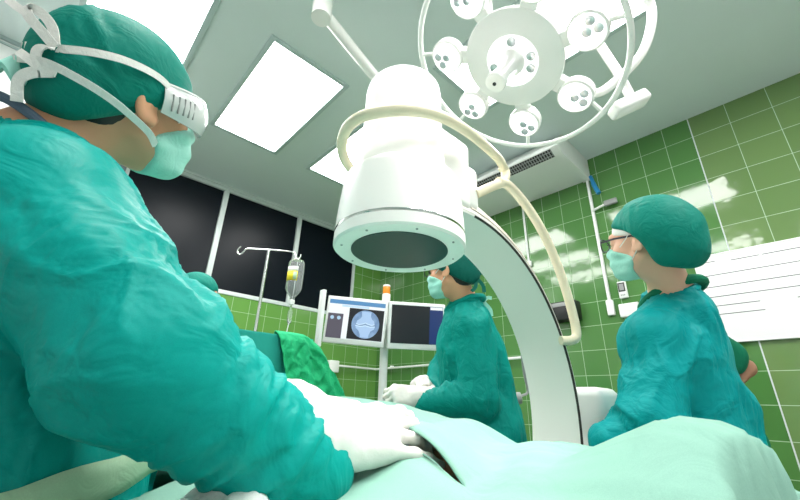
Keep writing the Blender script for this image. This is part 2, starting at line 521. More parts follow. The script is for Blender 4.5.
screen('x_bone', (.33, .47, .67)); screen('x_edge', (.55, .69, .84))
EXPOSURE = 0.2
BEAM = 10
LAMP_ANGLES = [2.578 - k * .8976 for k in range(7)]
YOKE = [2.6]
YOKE_PTS = [(1.10, .20, 2.50), (1.22, .11, 2.56), (1.343, .09, 2.51), (1.375, .099, 2.439), (1.384, .144, 2.341), (1.364, .204, 2.265), (1.317, .292, 2.184), (1.24, .32, 2.13)]
BAR_PTS = [(1.343, .279, 2.433), (1.40, .255, 2.32), (1.475, .24, 2.20)]
BOX_C = (1.44, .25, 2.165)
_bx = A([1.435 - 1.304, .191 - .348, 2.19 - 2.09]); _bx /= np.linalg.norm(_bx)
_bz = np.cross(_bx, [0, 0, 1.]); _bz /= np.linalg.norm(_bz); _by = np.cross(_bz, _bx)
BOX_R = np.stack([_bx, _by, _bz], 1); BOX_H = (.075, .024, .036)
LOOP = [(0.78, 0.86, 1.7), (0.66, 0.88, 1.69), (0.603, 0.823, 1.691), (0.539, 0.809, 1.691), (0.494, 0.787, 1.7), (0.457, 0.746, 1.703), (0.423, 0.679, 1.695), (0.416, 0.622, 1.691), (0.432, 0.571, 1.689), (0.468, 0.523, 1.689), (0.524, 0.495, 1.701), (0.599, 0.488, 1.721), (0.719, 0.505, 1.756), (0.854, 0.528, 1.782), (0.935, 0.544, 1.791), (0.99, 0.56, 1.785)]
LEVER = [(1.88, 1.065, 1.30), (1.915, 1.08, 1.198), (1.943, 1.085, 1.114), (1.90, 1.12, 1.083), (1.912, 1.145, 1.0), (1.90, 1.15, .88)]

# ------------------------------------------------------------------ camera
from mathutils import Matrix
cam = bpy.data.cameras.new('camera'); co = bpy.data.objects.new('camera', cam); COL.objects.link(co)
co.matrix_world = Matrix(((.72848461, -.27357384, -.6280665, 0), (-.68454902, -.25548613, -.68272943, 0), (.02631638, .92730277, -.37338588, 1.05), (0, 0, 0, 1)))
cam.sensor_width = 36; cam.lens = 376.417 / 800 * 36; cam.clip_start = .01
SC.camera = co
SC.view_settings.view_transform = 'Standard'; SC.view_settings.look = 'None'
SC.view_settings.gamma = 1; SC.view_settings.exposure = EXPOSURE

# ------------------------------------------------------------------ room shell
XW, YW, HC = 3.437, 4.152, 3.31
XL, YB = -2.6, -3.0
def struct(name, mb, m, smooth=False):
    o = mb.build(name, m, None, smooth); o['kind'] = 'structure'; return o
struct('floor', MB().box(((XW + XL) / 2, (YW + YB) / 2, -.05), ((XW - XL) / 2 + .2, (YW - YB) / 2 + .2, .05)), M['floor'])
struct('ceiling', MB().box(((XW + XL) / 2, (YW + YB) / 2, HC + .05), ((XW - XL) / 2 + .2, (YW - YB) / 2 + .2, .05)), M['ceiling'])
# tiled wall: two batches of tile meeting at a seam
SEAM = .2276
struct('wall_right', MB().box((XW + .06, (SEAM + YW) / 2, HC / 2), (.06, (YW - SEAM) / 2, HC / 2)), M['tile_dark'])
struct('wall_right_rear', MB().box((XW + .06, (SEAM + YB) / 2, HC / 2), (.06, (SEAM - YB) / 2, HC / 2)), M['tile_light'])
struct('trim_1', MB().box((XW - .001, SEAM, HC / 2), (.003, .004, HC / 2)), M['window_frame'])
# window wall: tiled sill, dark glass above, tiled strip at the corner
struct('wall_window_sill', MB().box(((XW + XL) / 2, YW + .06, 1.035), ((XW - XL) / 2, .06, 1.035)), M['tile_window'])
struct('wall_window_corner', MB().box(((2.955 + XW) / 2, YW + .06, (2.07 + HC) / 2), ((XW - 2.955) / 2, .06, (HC - 2.07) / 2)), M['tile_window'])
struct('wall_window_head', MB().box(((2.955 + XL) / 2, YW + .06, 3.29), ((2.955 - XL) / 2, .06, .02)), M['wall_white'])
for i, (x0, x1) in enumerate(((.15, 1.09), (1.09, 2.03), (2.03, 2.955))):
    w = struct('window_%d' % (i + 1), MB().box(((x0 + x1) / 2, YW + .03, 2.68), ((x1 - x0) / 2 - .015, .006, .59)), M['dark_glass'])
    fr = MB()
    fr.box(((x0 + x1) / 2, YW + .012, 2.085), ((x1 - x0) / 2, .022, .022), b=.004)
    fr.box(((x0 + x1) / 2, YW + .012, 3.268), ((x1 - x0) / 2, .022, .022), b=.004)
    fr.box((x0 + .012, YW + .012, 2.68), (.016, .022, .58), b=.004)
    fr.box((x1 - .012, YW + .012, 2.68), (.016, .022, .58), b=.004)
    fr.build('window_frame', M['window_frame'], w)
struct('trim_2', MB().box((1.7, YW - .012, HC - .012), (1.76, .012, .014), b=.003), M['window_frame'])
struct('wall_left_return', MB().box(((XL - .08) / 2, 3.33, HC / 2), ((-.08 - XL) / 2, .06, HC / 2)), M['wall_white'])
struct('wall_left_return_side', MB().box((-.02, (3.27 + YW + .05) / 2, HC / 2), (.06, (YW + .05 - 3.27) / 2, HC / 2)), M['wall_white'])
struct('trim_3', MB().box(((XL + .04) / 2, 3.262, HC - .012), ((.04 - XL) / 2, .01, .014), b=.003).box(((XL + .04) / 2, 3.264, HC - .05), ((.04 - XL) / 2, .006, .006)), M['frame_grey'])
struct('wall_left', MB().box((XL - .06, (YW + YB) / 2, HC / 2), (.06, (YW - YB) / 2, HC / 2)), M['tile_window'] and M['wall_white'])
struct('wall_rear', MB().box(((XW + XL) / 2, YB - .06, HC / 2), ((XW - XL) / 2, .06, HC / 2)), M['wall_white'])

# ceiling light panels (recessed, flush)
def panel(x0, y0, label):
    x1, y1 = x0 + .6, y0 + 1.2
    t = thing('ceiling_light', label, 'ceiling light', ((x0 + x1) / 2, (y0 + y1) / 2, HC), 'ceiling light panels')
    cx, cy = (x0 + x1) / 2, (y0 + y1) / 2
    fr = MB()
    for sx in (-1, 1):
        fr.box((cx + sx * .3, cy, HC - .006), (.018, .618, .008), b=.003)
        fr.box((cx, cy + sx * .6, HC - .006), (.281, .018, .008), b=.003)
    fr.build('frame', M['frame_grey'], t)
    MB().box((cx, cy, HC - .004), (.283, .583, .003)).build('diffuser', M['panel_light'], t, False)
panel(.582, 1.952, 'glowing ceiling panel whole in view, between the goggled surgeon and the white drum')
panel(-.385, 1.952, 'glowing ceiling panel behind the green cap of the goggled surgeon')
panel(1.547, 1.952, 'glowing ceiling panel half hidden behind the white drum of the C-arm')
panel(1.547, .152, 'glowing ceiling panel hidden behind the round surgical lamp head')
for x, y in ((-.385, .152), (-.385, -1.65), (.582, -1.65), (1.547, -1.65)):
    panel(x, y, 'glowing ceiling panel overhead outside the photo')

# ------------------------------------------------------------------ air conditioner
ac = thing('air_conditioner', 'white ceiling-hung air conditioner with dark louvre slot above the green tiles', 'air conditioner', (3.05, 1.8, 3.08))
yl, yr = 2.75, 1.045
prof = [(3.43, 3.085), (2.86, 3.085), (2.765, 3.13), (2.765, 3.16), (2.90, 3.305), (3.43, 3.305)]
MB().prism(prof, yr + .01, yl - .01, lambda a, b, d: (a, d, b)).build('housing', M['white_plastic'], ac, True, 30)
for y0, y1 in ((yr, yr + .07), (yl - .07, yl)):
    MB().prism([(3.435, 3.078), (2.85, 3.078), (2.752, 3.124), (2.752, 3.165), (2.89, 3.307), (3.435, 3.307)], y0, y1, lambda a, b, d: (a, d, b)).build('end_cap', M['white_plastic'], ac, True, 30)
n = A([-.045, 0, -.095]); n /= np.linalg.norm(n)
e1 = A([.095, 0, -.045]) / np.linalg.norm([.095, .045])
R = np.stack([e1, [0, 1, 0], np.cross(e1, [0, 1, 0])], 1)
MB().box(A([2.813, 1.88, 3.1075]) + n * .001, (.043, .76, .004), R).build('grille_slot', M['black'], ac, False)
gr = MB()
for i in range(61):
    gr.box(A([2.813, 1.12 + i * .025, 3.1075]) + n * .006, (.041, .004, .004), R)
for q in (-.02, .02):
    gr.box(A([2.813, 1.88, 3.1075]) + e1 * q + n * .007, (.003, .755, .003), R)
gr.build('grille', M['grey'], ac, False)
pc = MB().tube(spline([(3.405, 1.035, 3.10), (3.40, 1.025, 3.05), (3.395, 1.01, 2.97), (3.39, .985, 2.89)], 14), [.016] * 6 + [.02] * 7, 10)
pc.build('pipe_wrap', M['blue'], ac)

# ------------------------------------------------------------------ wall fittings
wc = thing('gas_pipe', 'white vertical pipe with valve handle running down the tiles left of the bespectacled surgeon', 'pipe', (XW - .02, 1.075, 1.8))
MB().box((XW - .012, 1.075, 2.47), (.012, .0125, .62), b=.004).build('conduit', M['white_plastic'], wc)
MB().box((XW - .018, 1.075, 1.83), (.018, .028, .065), b=.008).build('end_box', M['white_plastic'], wc)
vb = MB().tube([(XW - .03, 1.075, 2.745), (XW - .04, 1.0, 2.755), (XW - .045, .955, 2.76)], .011, 10)
vb.build('branch', M['white_plastic'], wc)
MB().box((XW - .05, .905, 2.765), (.014, .055, .026), b=.008).build('valve', M['grey'], wc)
w2 = thing('wall_conduit', 'thin pale pipe on the tiles behind the cream tube of the C-arm', 'pipe', (XW - .01, 1.765, 2.6))
MB().tube([(XW - .012, 1.768, 3.05), (XW - .012, 1.764, 2.4)], .011, 10).build('pipe', M['white_plastic'], w2)
MB().box((XW - .014, 1.764, 2.39), (.014, .03, .03), b=.006).build('junction_box', M['white_plastic'], w2)
ph = thing('wall_thermometer', 'small white wall display with dark screen beside the bespectacled surgeon’s mask', 'wall display', (XW - .02, .955, 1.95))
MB().box((XW - .016, .958, 1.965), (.014, .033, .072), b=.008).build('case', M['white_plastic'], ph)
MB().box((XW - .031, .960, 1.985), (.002, .026, .038)).build('display', M['black'], ph, False)
MB().box((XW - .0335, .960, 1.985), (.001, .017, .027)).build('reading', M['grey'], ph, False)
for i in range(3):
    MB().box((XW - .031, .972 - i * .013, 1.918), (.003, .004, .006), b=.002).build('button', M['grey'], ph)
wb_ = thing('wall_box', 'pale switch box on the tiles under the small wall display', 'switch box', (XW - .02, .94, 1.82))
MB().box((XW - .02, .935, 1.79), (.02, .075, .055), b=.008).build('box', M['white_plastic'], wb_)
MB().box((XW - .042, .935, 1.80), (.003, .04, .02), b=.002).build('rocker', M['white_paint'], wb_)
bk = thing('wall_holder', 'black box holder on the green tiles behind the C-arm', 'holder', (XW - .05, 1.44, 1.84))
MB().box((XW - .055, 1.44, 1.845), (.055, .118, .085), b=.012).build('body', M['black'], bk)
MB().box((XW - .112, 1.44, 1.90), (.004, .10, .018), b=.003).build('lip', M['grey'], bk)
MB().tube([(XW - .06, 1.36, 1.765), (XW - .06, 1.355, 1.67)], [.02, .014], 12).build('nozzle', M['white_plastic'], bk)
rl = thing('wall_rail', 'pale horizontal rail along the tiles behind the monitors', 'rail', (XW - .04, 3, 1.45))
MB().tube([(2.75, YW - .05, 1.445), (XW - .055, YW - .05, 1.445), (XW - .05, YW - .055, 1.445), (XW - .05, 1.55, 1.475)], .013, 10).build('bar', M['white_plastic'], rl)
for y in (1.9, 2.9, 3.8): MB().box((XW - .025, y, 1.46), (.025, .015, .02), b=.004).build('bracket', M['white_plastic'], rl)
MB().box((2.70, YW - .05, 1.43), (.07, .045, .07), b=.01).build('outlet_box', M['white_plastic'], rl)
wh = thing('whiteboard', 'long white board with thin ruled lines on the tiled wall', 'whiteboard', (XW - .01, -.6, 1.8))
MB().box((XW - .012, -.66, 1.797), (.012, 1.10, .307), b=.003).build('board', M['board_white'], wh)
fm = MB()
for z in (1.487, 2.107): fm.box((XW - .014, -.66, z), (.014, 1.105, .006), b=.002)
for y in (.442, -1.762): fm.box((XW - .014, y, 1.797), (.014, .006, .31), b=.002)
fm.build('frame', M['white_plastic'], wh)
ln = MB()
for z, segs in ((2.058, ((.40, .322),)), (2.045, ((.235, .085), (.07, -1.7))), (1.957, ((.42, -1.7),)), (1.872, ((.42, -1.7),)), (1.80, ((.42, -1.7),)),
                (1.735, ((.42, .155),)), (1.675, ((.42, .145),)), (1.73, ((-.02, -.5),))):
    for a, b in segs: ln.box((XW - .0248, (a + b) / 2, z), (.0006, abs(a - b) / 2, .0022))
ln.build('ruled_line', M['ink'], wh, False)

# ------------------------------------------------------------------ C-arm
DX, DY = .594, .648
ca = thing('c_arm', 'white mobile X-ray C-arm with a big white drum and cream tube rail', 'x-ray machine', (1.75, .64, 0))
dp = [(.12, 1.40), (.160, 1.398), (.1655, 1.403), (.165, 1.430), (.1638, 1.4305), (.1638, 1.437), (.1645, 1.4375), (.163, 1.47), (.158, 1.53), (.153, 1.575), (.148, 1.590), (.132, 1.603), (.122, 1.612), (.1195, 1.63), (.1185, 1.66),
      (.116, 1.67), (.1135, 1.69), (.112, 1.80), (.1105, 1.89), (.107, 1.911), (.098, 1.923), (.07, 1.927)]
dr = MB().lathe([(r, z) for r, z in dp], (DX, DY, 0), n=72).build('detector_drum', M['white_paint'], ca, True, 40)
MB().lathe([(.1652, 1.4305), (.1656, 1.434), (.1652, 1.437)], (DX, DY, 0), n=72).build('trim_band', M['chrome'], dr)
MB().lathe([(.121, 1.3975), (.121, 1.3995)], (DX, DY, 0), n=64).build('detector_face', M['detector_face'], dr)
for k in range(8):
    a = k * pi / 4 + .3; MB().lathe([(.0028, 1.3965), (.0028, 1.399)], (DX + .145 * cos(a), DY + .145 * sin(a), 0), n=10).build('screw', M['grey'], dr)
# mount between drum and arc
MB().box((.735, .64, 1.685), (.075, .07, .115), b=.02).box((.80, .64, 1.66), (.06, .062, .075), b=.02).build('drum_mount', M['white_paint'], ca)
# the C: arc in the plane y = .64
CX, CZ_, RI, RO = .82, 1.035, .52, .625
def arc(a0, a1, n): return np.linspace(rad(a0), rad(a1), n)
def sweep(prof, a0, a1, n=64):
    """prof: list of (radius, y)"""
    V = []; F = []; k = len(prof)
    for a in arc(a0, a1, n):
        for r, y in prof: V.append((CX + r * cos(a), y, CZ_ + r * sin(a)))
    for i in range(n - 1):
        for j in range(k): F.append([i * k + j, i * k + (j + 1) % k, (i + 1) * k + (j + 1) % k, (i + 1) * k + j])
    F.append(list(range(k))[::-1]); F.append([(n - 1) * k + j for j in range(k)])
    return V, F
mb = MB(); mb.add(*sweep([(RI, .742), (RI, .575), (RI + .008, .572), (RO - .012, .624), (RO, .634), (RO, .692), (RO - .012, .702), (RI + .008, .745)], -96, 97))
arcm = mb.build('c_arc', M['c_arm_white'], ca, True, 40)
mb = MB(); mb.add(*sweep([(RI - .001, .5775), (RI - .001, .5735), (RI + .002, .5705), (RI + .004, .573)], -95, 90)); mb.build('edge_line', M['dark_line'], arcm)
mb = MB(); mb.add(*sweep([(RI + .03, .5845), (RI + .028, .5805), (RI + .060, .5970), (RI + .062, .6010)], -95, 90)); mb.build('side_band', M['c_arm_band'], arcm)
# X-ray tube below the table
MB().lathe([(.09, .36), (.12, .38), (.12, .55), (.10, .60), (.06, .62)], (DX, DY, 0), n=40).box((.69, .645, .47), (.08, .07, .07), b=.02).build('tube_housing', M['white_paint'], ca)
# carriage and cart
MB().box((1.62, .648, .93), (.10, .088, .19), b=.035).box((1.49, .66, .86), (.06, .05, .06), b=.015).build('carriage', M['white_paint'], ca)
MB().box((1.98, .66, .55), (.26, .19, .49), b=.06).build('cart_body', M['white_paint'], ca)
MB().box((1.98, .66, 1.055), (.22, .15, .02), b=.015).build('control_panel', M['white_plastic'], ca)
for x, y in ((1.72, .45), (1.72, .87), (2.18, .45), (2.18, .87)):
    w = MB().lathe([(.03, -.02), (.05, -.018), (.05, .018), (.03, .02)], (x, y, .05), (0, 1, 0), 24).build('wheel', M['grey'], ca)
MB().tube(spline(LEVER, 20), .007, 10).build('brake_lever', M['grey'], ca)
MB().lathe([(.012, -.02), (.028, -.016), (.030, 0), (.028, .016), (.012, .02)], LEVER[3], (.5, -.8, .1), 24).build('brake_knob', M['grey'], ca)
MB().tube([(1.98, .80, .70), (1.95, 1.0, .80), LEVER[-1]], .016, 12).build('lever_arm', M['grey'], ca)
# cream guard tube: a loop round the drum and a rail along the arc
loop = spline(LOOP, 96)
MB().tube(loop, .0145, 14).build('guard_loop', M['cream'], ca)
MB().tube(spline([(.975, .565, 1.80), (.99, .56, 1.785), (.975, .555, 1.745), (.945, .555, 1.715), (.90, .565, 1.685), (.845, .585, 1.645)], 28), .0155, 14).build('tube_joint', M['cream'], ca)
rail = spline([(.93, .555, 1.715), (.985, .55, 1.722), (1.07, .548, 1.695), (1.15, .546, 1.645), (1.225, .546, 1.575), (1.285, .546, 1.485), (1.325, .546, 1.39), (1.345, .546, 1.31), (1.34, .548, 1.272), (1.31, .555, 1.258), (1.28, .575, 1.256)], 80)
MB().tube(rail, .0155, 14).build('guard_rail', M['cream'], ca)

# ------------------------------------------------------------------ surgical lamp
LC = A([.921, .455, 2.15]); th, ph_ = .49, 2.68
LN = A([sin(th) * cos(ph_), sin(th) * sin(ph_), -cos(th)])      # the way it shines
LU = np.cross(LN, [0, 0, 1]); LU /= np.linalg.norm(LU); LV = np.cross(LN, LU)
def lpt(r, a, d=0): return LC + r * (cos(a) * LU + sin(a) * LV) + d * LN
sl = thing('surgical_lamp', 'white round surgical lamp head with small lamps around a central disc, over the table', 'surgical lamp', tuple(LC + A([0, 0, .2])))
MB().lathe([(.05, -.085), (.13, -.07), (.165, -.03), (.172, -.006), (.170, 0), (.165, .003), (.03, .004)], LC, LN, 64).build('central_disc', M['lamp_white'], sl)
ringm = MB().lathe([(.046, .004), (.050, .0075), (.086, .0075), (.090, .004)], LC, LN, 48).build('light_ring', M['lens_light'], sl)
for k in range(10):
    a = k * 2 * pi / 10
    MB().lathe([(.016, .0075), (.014, .010), (.005, .011)], lpt(.068, a), LN, 16).build('lens', M['lens_cup' if k in (0, 3, 4, 6, 9) else 'lens_bright'], ringm)
# sterile handle
GD = A([-.30, .30, -.80]); GD = LN * .9 + LV * .0
hd = A([-.50, .15, -.84]); hd /= np.linalg.norm(hd)
MB().lathe([(.046, 0), (.045, .012), (.038, .02), (.030, .03), (.027, .06), (.027, .10), (.031, .13), (.034, .15), (.032, .163), (.022, .168)], LC + LN * .004, hd, 32).build('handle', M['lamp_white'], sl)
MB().lathe([(.006, 0), (.006, .002)], LC + LN * .004 + hd * .168, hd, 14).build('handle_hole', M['black'], sl)

SAT = [lpx for lpx in LAMP_ANGLES]
for a in SAT:
    c = lpt(.247, a)
    pod = MB().lathe([(.02, -.055), (.045, -.05), (.058, -.03), (.061, -.005), (.060, .004), (.056, .007)], c, LN, 36).build('lamp_pod', M['lamp_white'], sl)
    neck = MB(); er = cos(a) * LU + sin(a) * LV; et = np.cross(LN, er)
    neck.box(lpt(.185, a, -.02), (.03, .026, .018), np.stack([er, et, LN], 1), b=.006)
    neck.build('pod_bracket', M['lamp_white'], pod)
    MB().lathe([(.054, .0065), (.053, .009), (.02, .0095)], c, LN, 32).build('lens_face', M['lens_light'], pod)
    for k in range(7):
        q = c if k == 6 else c + .033 * (cos(k * pi / 3 + a) * LU + sin(k * pi / 3 + a) * LV)
        MB().lathe([(.0145, .009), (.013, .012), (.006, .0135)], q, LN, 14).build('lens', M['lens_cup' if k in (0, 1, 6) else 'lens_bright'], pod)
rp = A([lpt(.355, t, .0) for t in np.linspace(0, 2 * pi, 90)[:-1]])
MB().tube(rp, .0095, 12, True).build('handle_ring', M['lamp_white'], sl)
for a in SAT: MB().tube([lpt(.295, a, -.02), lpt(.352, a, 0)], .007, 8).build('ring_stay', M['lamp_white'], sl)
# yoke and ceiling arm
yk = [lpt(.30, YOKE[0], -.10), lpt(.43, YOKE[0] + .15, -.10), lpt(.47, YOKE[0] + .5, -.11), lpt(.45, YOKE[0] + .85, -.11), lpt(.42, YOKE[0] + 1.1, -.11)]
YK = [A(p) for p in YOKE_PTS]
MB().tube(spline(YK, 30), .017, 14).build('yoke', M['lamp_white'], sl)
MB().tube([A(p) for p in BAR_PTS], .018, 12).build('arm_bar', M['lamp_white'], sl)
BC, BR, BH = A(BOX_C), A(BOX_R), BOX_H
MB().box(BC, BH, BR, b=.012).build('joint_box', M['lamp_white'], sl)
MB().tube([LC - LN * .06, LC - LN * .16], .05, 24).build('hub', M['lamp_white'], sl)
MB().tube([LC - LN * .15, LC + A([.28, .25, .45])], .032, 16).tube([LC + A([.28, .25, .45]), LC + A([.32, .28, HC - 2.15 - .01])], .04, 16).build('ceiling_arm', M['lamp_white'], sl)
# second pendant arm
pa = thing('pendant_arm', 'white jointed ceiling arm reaching in beside the big ceiling panel', 'ceiling arm', (.675, 1.50, 3.2))
el = A([.66, 1.44, 3.13]); en = A([1.42, 1.60, 3.03])
MB().tube([el, en], .035, 18).build('arm', M['lamp_white'], pa)
MB().tube([el + A([0, 0, -.06]), el + A([0, 0, .18])], .056, 24).build('elbow', M['lamp_white'], pa)
MB().tube([en, en + A([0, 0, -.12])], .03, 16).build('end_joint', M['lamp_white'], pa)

# ------------------------------------------------------------------ monitors on a mobile column
mn = thing('monitor_cart', 'white monitor column on wheels with two screens and an amber beacon', 'monitor cart', (1.53, 1.78, 0))
def W2(px, py, d): pass
MB().tube([(1.50, 1.745, .1), (1.50, 1.745, 1.62)], .024, 16).build('column', M['white_plastic'], mn)
bz = MB().box((1.50, 1.745, .085), (.28, .06, .035), b=.015).box((1.50, 1.745, .085), (.06, .28, .035), b=.015); bz.build('base', M['white_plastic'], mn)
for x, y in ((1.24, 1.745), (1.76, 1.745), (1.50, 1.485), (1.50, 2.005)):
    MB().lathe([(.025, -.015), (.035, -.012), (.035, .012), (.025, .015)], (x, y, .035), (0, 1, 0), 20).build('caster', M['grey'], mn)
be = MB().lathe([(.022, 1.60), (.026, 1.615), (.026, 1.672), (.022, 1.674)], (1.50, 1.745, 0), n=24).build('beacon_base', M['white_plastic'], mn)
MB().lathe([(.021, 1.674), (.023, 1.680), (.023, 1.715), (.021, 1.722)], (1.50, 1.745, 0), n=24).build('beacon', M['amber'], mn)
MB().lathe([(.023, 1.722), (.022, 1.732), (.01, 1.736)], (1.50, 1.745, 0), n=24).build('beacon_cap', M['white_plastic'], mn)
def monitor(tl, tr, bl, br_, kind):
    tl, tr, bl, br_ = (A(p) for p in (tl, tr, bl, br_))
    c = (tl + tr + bl + br_) / 4
    ex = (tr + br_ - tl - bl); w = np.linalg.norm(ex) / 2; ex /= np.linalg.norm(ex)
    ey = (tl + tr - bl - br_); ey -= ex * (ex @ ey); h = np.linalg.norm(ey) / 2; ey /= np.linalg.norm(ey)
    ez = np.cross(ex, ey)
    R = np.stack([ex, ey, ez], 1); w2, h2 = w / 2, h / 2
    def at(u, v, d=0): return c + ex * u * w2 + ey * v * h2 + ez * d
    mo = MB().box(c - ez * .02, (w2, h2, .022), R, b=.006).box(c - ez * .055, (w2 * .6, h2 * .6, .02), R, b=.01).build('monitor', M['white_plastic'], mn)
    def rect(name, u0, v0, u1, v1, d, m):
        return MB().box(at((u0 + u1) / 2, (v0 + v1) / 2, d), ((u1 - u0) / 2 * w2, (v1 - v0) / 2 * h2, .0006), R).build(name, M[m], mo, False)
    if kind == 0:
        rect('screen', -.92, -.78, .93, .86, .0022, 's_white')
        rect('title_bar', -.92, .68, .93, .86, .003, 's_blue'); rect('address_bar', -.5, .57, .4, .66, .003, 's_bar')
        rect('side_panel', -.92, -.78, -.42, .26, .003, 's_dark')
        rect('image_area', -.24, -.76, .91, .55, .003, 's_black')
        def disc(name, u, v, r, m, d, n=40, fil=None):
            V = [at(u, v, d)] ; F = []
            pts = [(cos(t), sin(t)) for t in np.arange(n) * 2 * pi / n]
            V += [at(u, v, d) + (ex * a + ey * b) * r for a, b in pts]
            F = [[0, 1 + i, 1 + (i + 1) % n] for i in range(n)]
            return mesh_obj(name, V, F, M[m], mo, False)
        r = h2 * .60
        disc('xray_image', .33, -.10, r, 'xray', .0042)
        # knee: thigh bone above, shin bone below, joint line between
        def poly(name, pts, m, d):
            cc = at(.33, -.10, d)
            V = [cc + (ex * a + ey * b) * r for a, b in pts]
            return mesh_obj(name, V, [list(range(len(V)))], M[m], mo, False)
        th_ = [(-.34, .90), (-.30, .55), (-.40, .38), (-.62, .22), (-.66, .02), (-.45, -.04), (-.15, .04), (.0, .12), (.15, .05), (.45, -.02), (.66, .06), (.62, .25), (.44, .40), (.34, .58), (.36, .90)]
        poly('thigh_bone', th_, 'x_bone', .005)
        sh_ = [(-.70, -.12), (-.35, -.16), (0, -.08), (.35, -.15), (.70, -.10), (.66, -.30), (.42, -.46), (.32, -.70), (.28, -.93), (-.30, -.93), (-.33, -.70), (-.45, -.46), (-.66, -.30)]
        poly('shin_bone', sh_, 'x_bone', .005)
        jl = MB()
        for P_ in ([(-.66, .0), (-.45, -.05), (-.15, .03), (0, .1), (.15, .04), (.45, -.03), (.66, .04)], [(-.70, -.13), (-.35, -.17), (0, -.09), (.35, -.16), (.70, -.11)]):
            jl.strip([at(.33, -.10, .0056) + (ex * a + ey * b) * r for a, b in P_], ey, .0045, .0004)
        jl.build('joint_edge', M['x_edge'], mo, False)
        for u in (-.78, -.56): disc('icon', u, .08, .011, 's_icon', .0042, 20)
    else:
        rect('screen', -.90, -.76, .92, .86, .0022, 's_navy'); rect('dark_area', -.90, -.76, .44, .86, .003, 's_black')
        rect('status_bar', .46, .72, .90, .84, .003, 's_white')
    return mo
ml = monitor((1.165, 1.880, 1.6225), (1.425, 1.655, 1.600), (1.170, 1.909, 1.354), (1.449, 1.675, 1.332), 0)
mr_ = monitor((1.445, 1.640, 1.600), (1.732, 1.460, 1.606), (1.452, 1.678, 1.332), (1.752, 1.492, 1.332), 1)
MB().box((1.142, 1.905, 1.49), (.012, .02, .165), b=.005).build('side_post', M['white_plastic'], mn)
MB().box((1.48, 1.735, 1.47), (.17, .02, .03), np.stack([A([.78, -.62, 0]), A([.62, .78, 0]), A([0, 0, 1.])], 1), b=.005).build('monitor_bracket', M['white_plastic'], mn)

# ------------------------------------------------------------------ drip stand and bottle
IV = A([.846, 2.082])
iv = thing('drip_stand', 'slim steel drip stand with two hooks in front of the dark windows', 'drip stand', (IV[0], IV[1], 0))
MB().tube([(IV[0], IV[1], .06), (IV[0], IV[1], 1.1)], .013, 14).tube([(IV[0], IV[1], 1.1), (IV[0], IV[1], 1.875)], .009, 14).build('pole', M['steel'], iv)
MB().lathe([(.016, 1.07), (.018, 1.08), (.018, 1.13), (.012, 1.14)], (IV[0], IV[1], 0), n=20).build('collar', M['steel'], iv)
rt = A([.7, -.714, 0]) 
pt = A([IV[0], IV[1], 1.875])
hk = MB()
hk.tube(spline([pt, pt + rt * .06 + A([0, 0, -.004]), pt + rt * .14 + A([0, 0, -.012]), pt + rt * .165 + A([0, 0, -.03]), pt + rt * .17 + A([0, 0, -.052]), pt + rt * .182 + A([0, 0, -.06]), pt + rt * .195 + A([0, 0, -.05]), pt + rt * .198 + A([0, 0, -.03])], 36), .0045, 8)
hk.tube(spline([pt, pt - rt * .08 + A([0, 0, .004]), pt - rt * .135 + A([0, 0, .004]), pt - rt * .15 + A([0, 0, -.01]), pt - rt * .168 + A([0, 0, -.03]), pt - rt * .185 + A([0, 0, -.025]), pt - rt * .19 + A([0, 0, -.002]), pt - rt * .175 + A([0, 0, .02])], 36), .0045, 8)
hk.build('hook_bar', M['steel'], iv)
for k in range(5):
    a = k * 2 * pi / 5; e = A([cos(a), sin(a), 0])
    l = MB().tube([A([IV[0], IV[1], .10]), A([IV[0], IV[1], .085]) + e * .15, A([IV[0], IV[1], .055]) + e * .26], .011, 10).build('leg', M['steel'], iv)
    MB().lathe([(.018, -.01), (.026, -.008), (.026, .008), (.018, .01)], A([IV[0], IV[1], .027]) + e * .26, (-sin(a), cos(a), 0), 16).build('caster', M['grey'], l)
bt0 = pt + rt * .182 + A([0, 0, -.055])
bt = thing('drip_bottle', 'clear infusion bottle with yellow label hanging from the drip stand', 'bottle', tuple(bt0 + A([0, 0, -.23])))
bx, by, bzz = bt0
MB().lathe([(.004, -.232), (.012, -.232), (.013, -.212), (.016, -.208), (.022, -.20), (.036, -.18), (.041, -.165), (.041, -.05), (.039, -.03), (.033, -.018), (.01, -.016)], bt0, n=32).build('bottle', M['clear'], bt)
MB().tube([bt0 + A([0, 0, -.016]), bt0 + A([0, 0, .004])], .004, 8).build('loop', M['clear'], bt)
MB().lathe([(.0135, -.25), (.0145, -.248), (.0145, -.228), (.012, -.226)], bt0, n=20).build('cap', M['white_plastic'], bt)
def patch(name, a0, a1, z0, z1, r, m, n=10):
    V = []; F = []
    for i in range(n + 1):
        a = a0 + (a1 - a0) * i / n
        for z in (z0, z1):
            for q in (0, .0006): V.append(bt0 + A([(r + q) * cos(a), (r + q) * sin(a), z]))
    for i in range(n):
        b = i * 4
        F += [[b, b + 2, b + 6, b + 4], [b + 1, b + 5, b + 7, b + 3], [b, b + 4, b + 5, b + 1], [b + 2, b + 3, b + 7, b + 6]]
    F += [[0, 1, 3, 2], [4 * n, 4 * n + 2, 4 * n + 3, 4 * n + 1]]
    return mesh_obj(name, V, F, M[m], bt)
va = math.atan2(-by, -bx)
patch('label', va - 1.25, va + .25, -.135, -.085, .0415, 'yellow'); patch('label_top', va - 1.25, va + .25, -.085, -.06, .0415, 'label_white')
patch('label_print', va - .25, va + .15, -.13, -.09, .0425, 'sash')
MB().lathe([(.003, -.35), (.0105, -.335), (.011, -.285), (.006, -.272), (.004, -.25)], bt0, n=16).build('drip_chamber', M['clear'], bt)
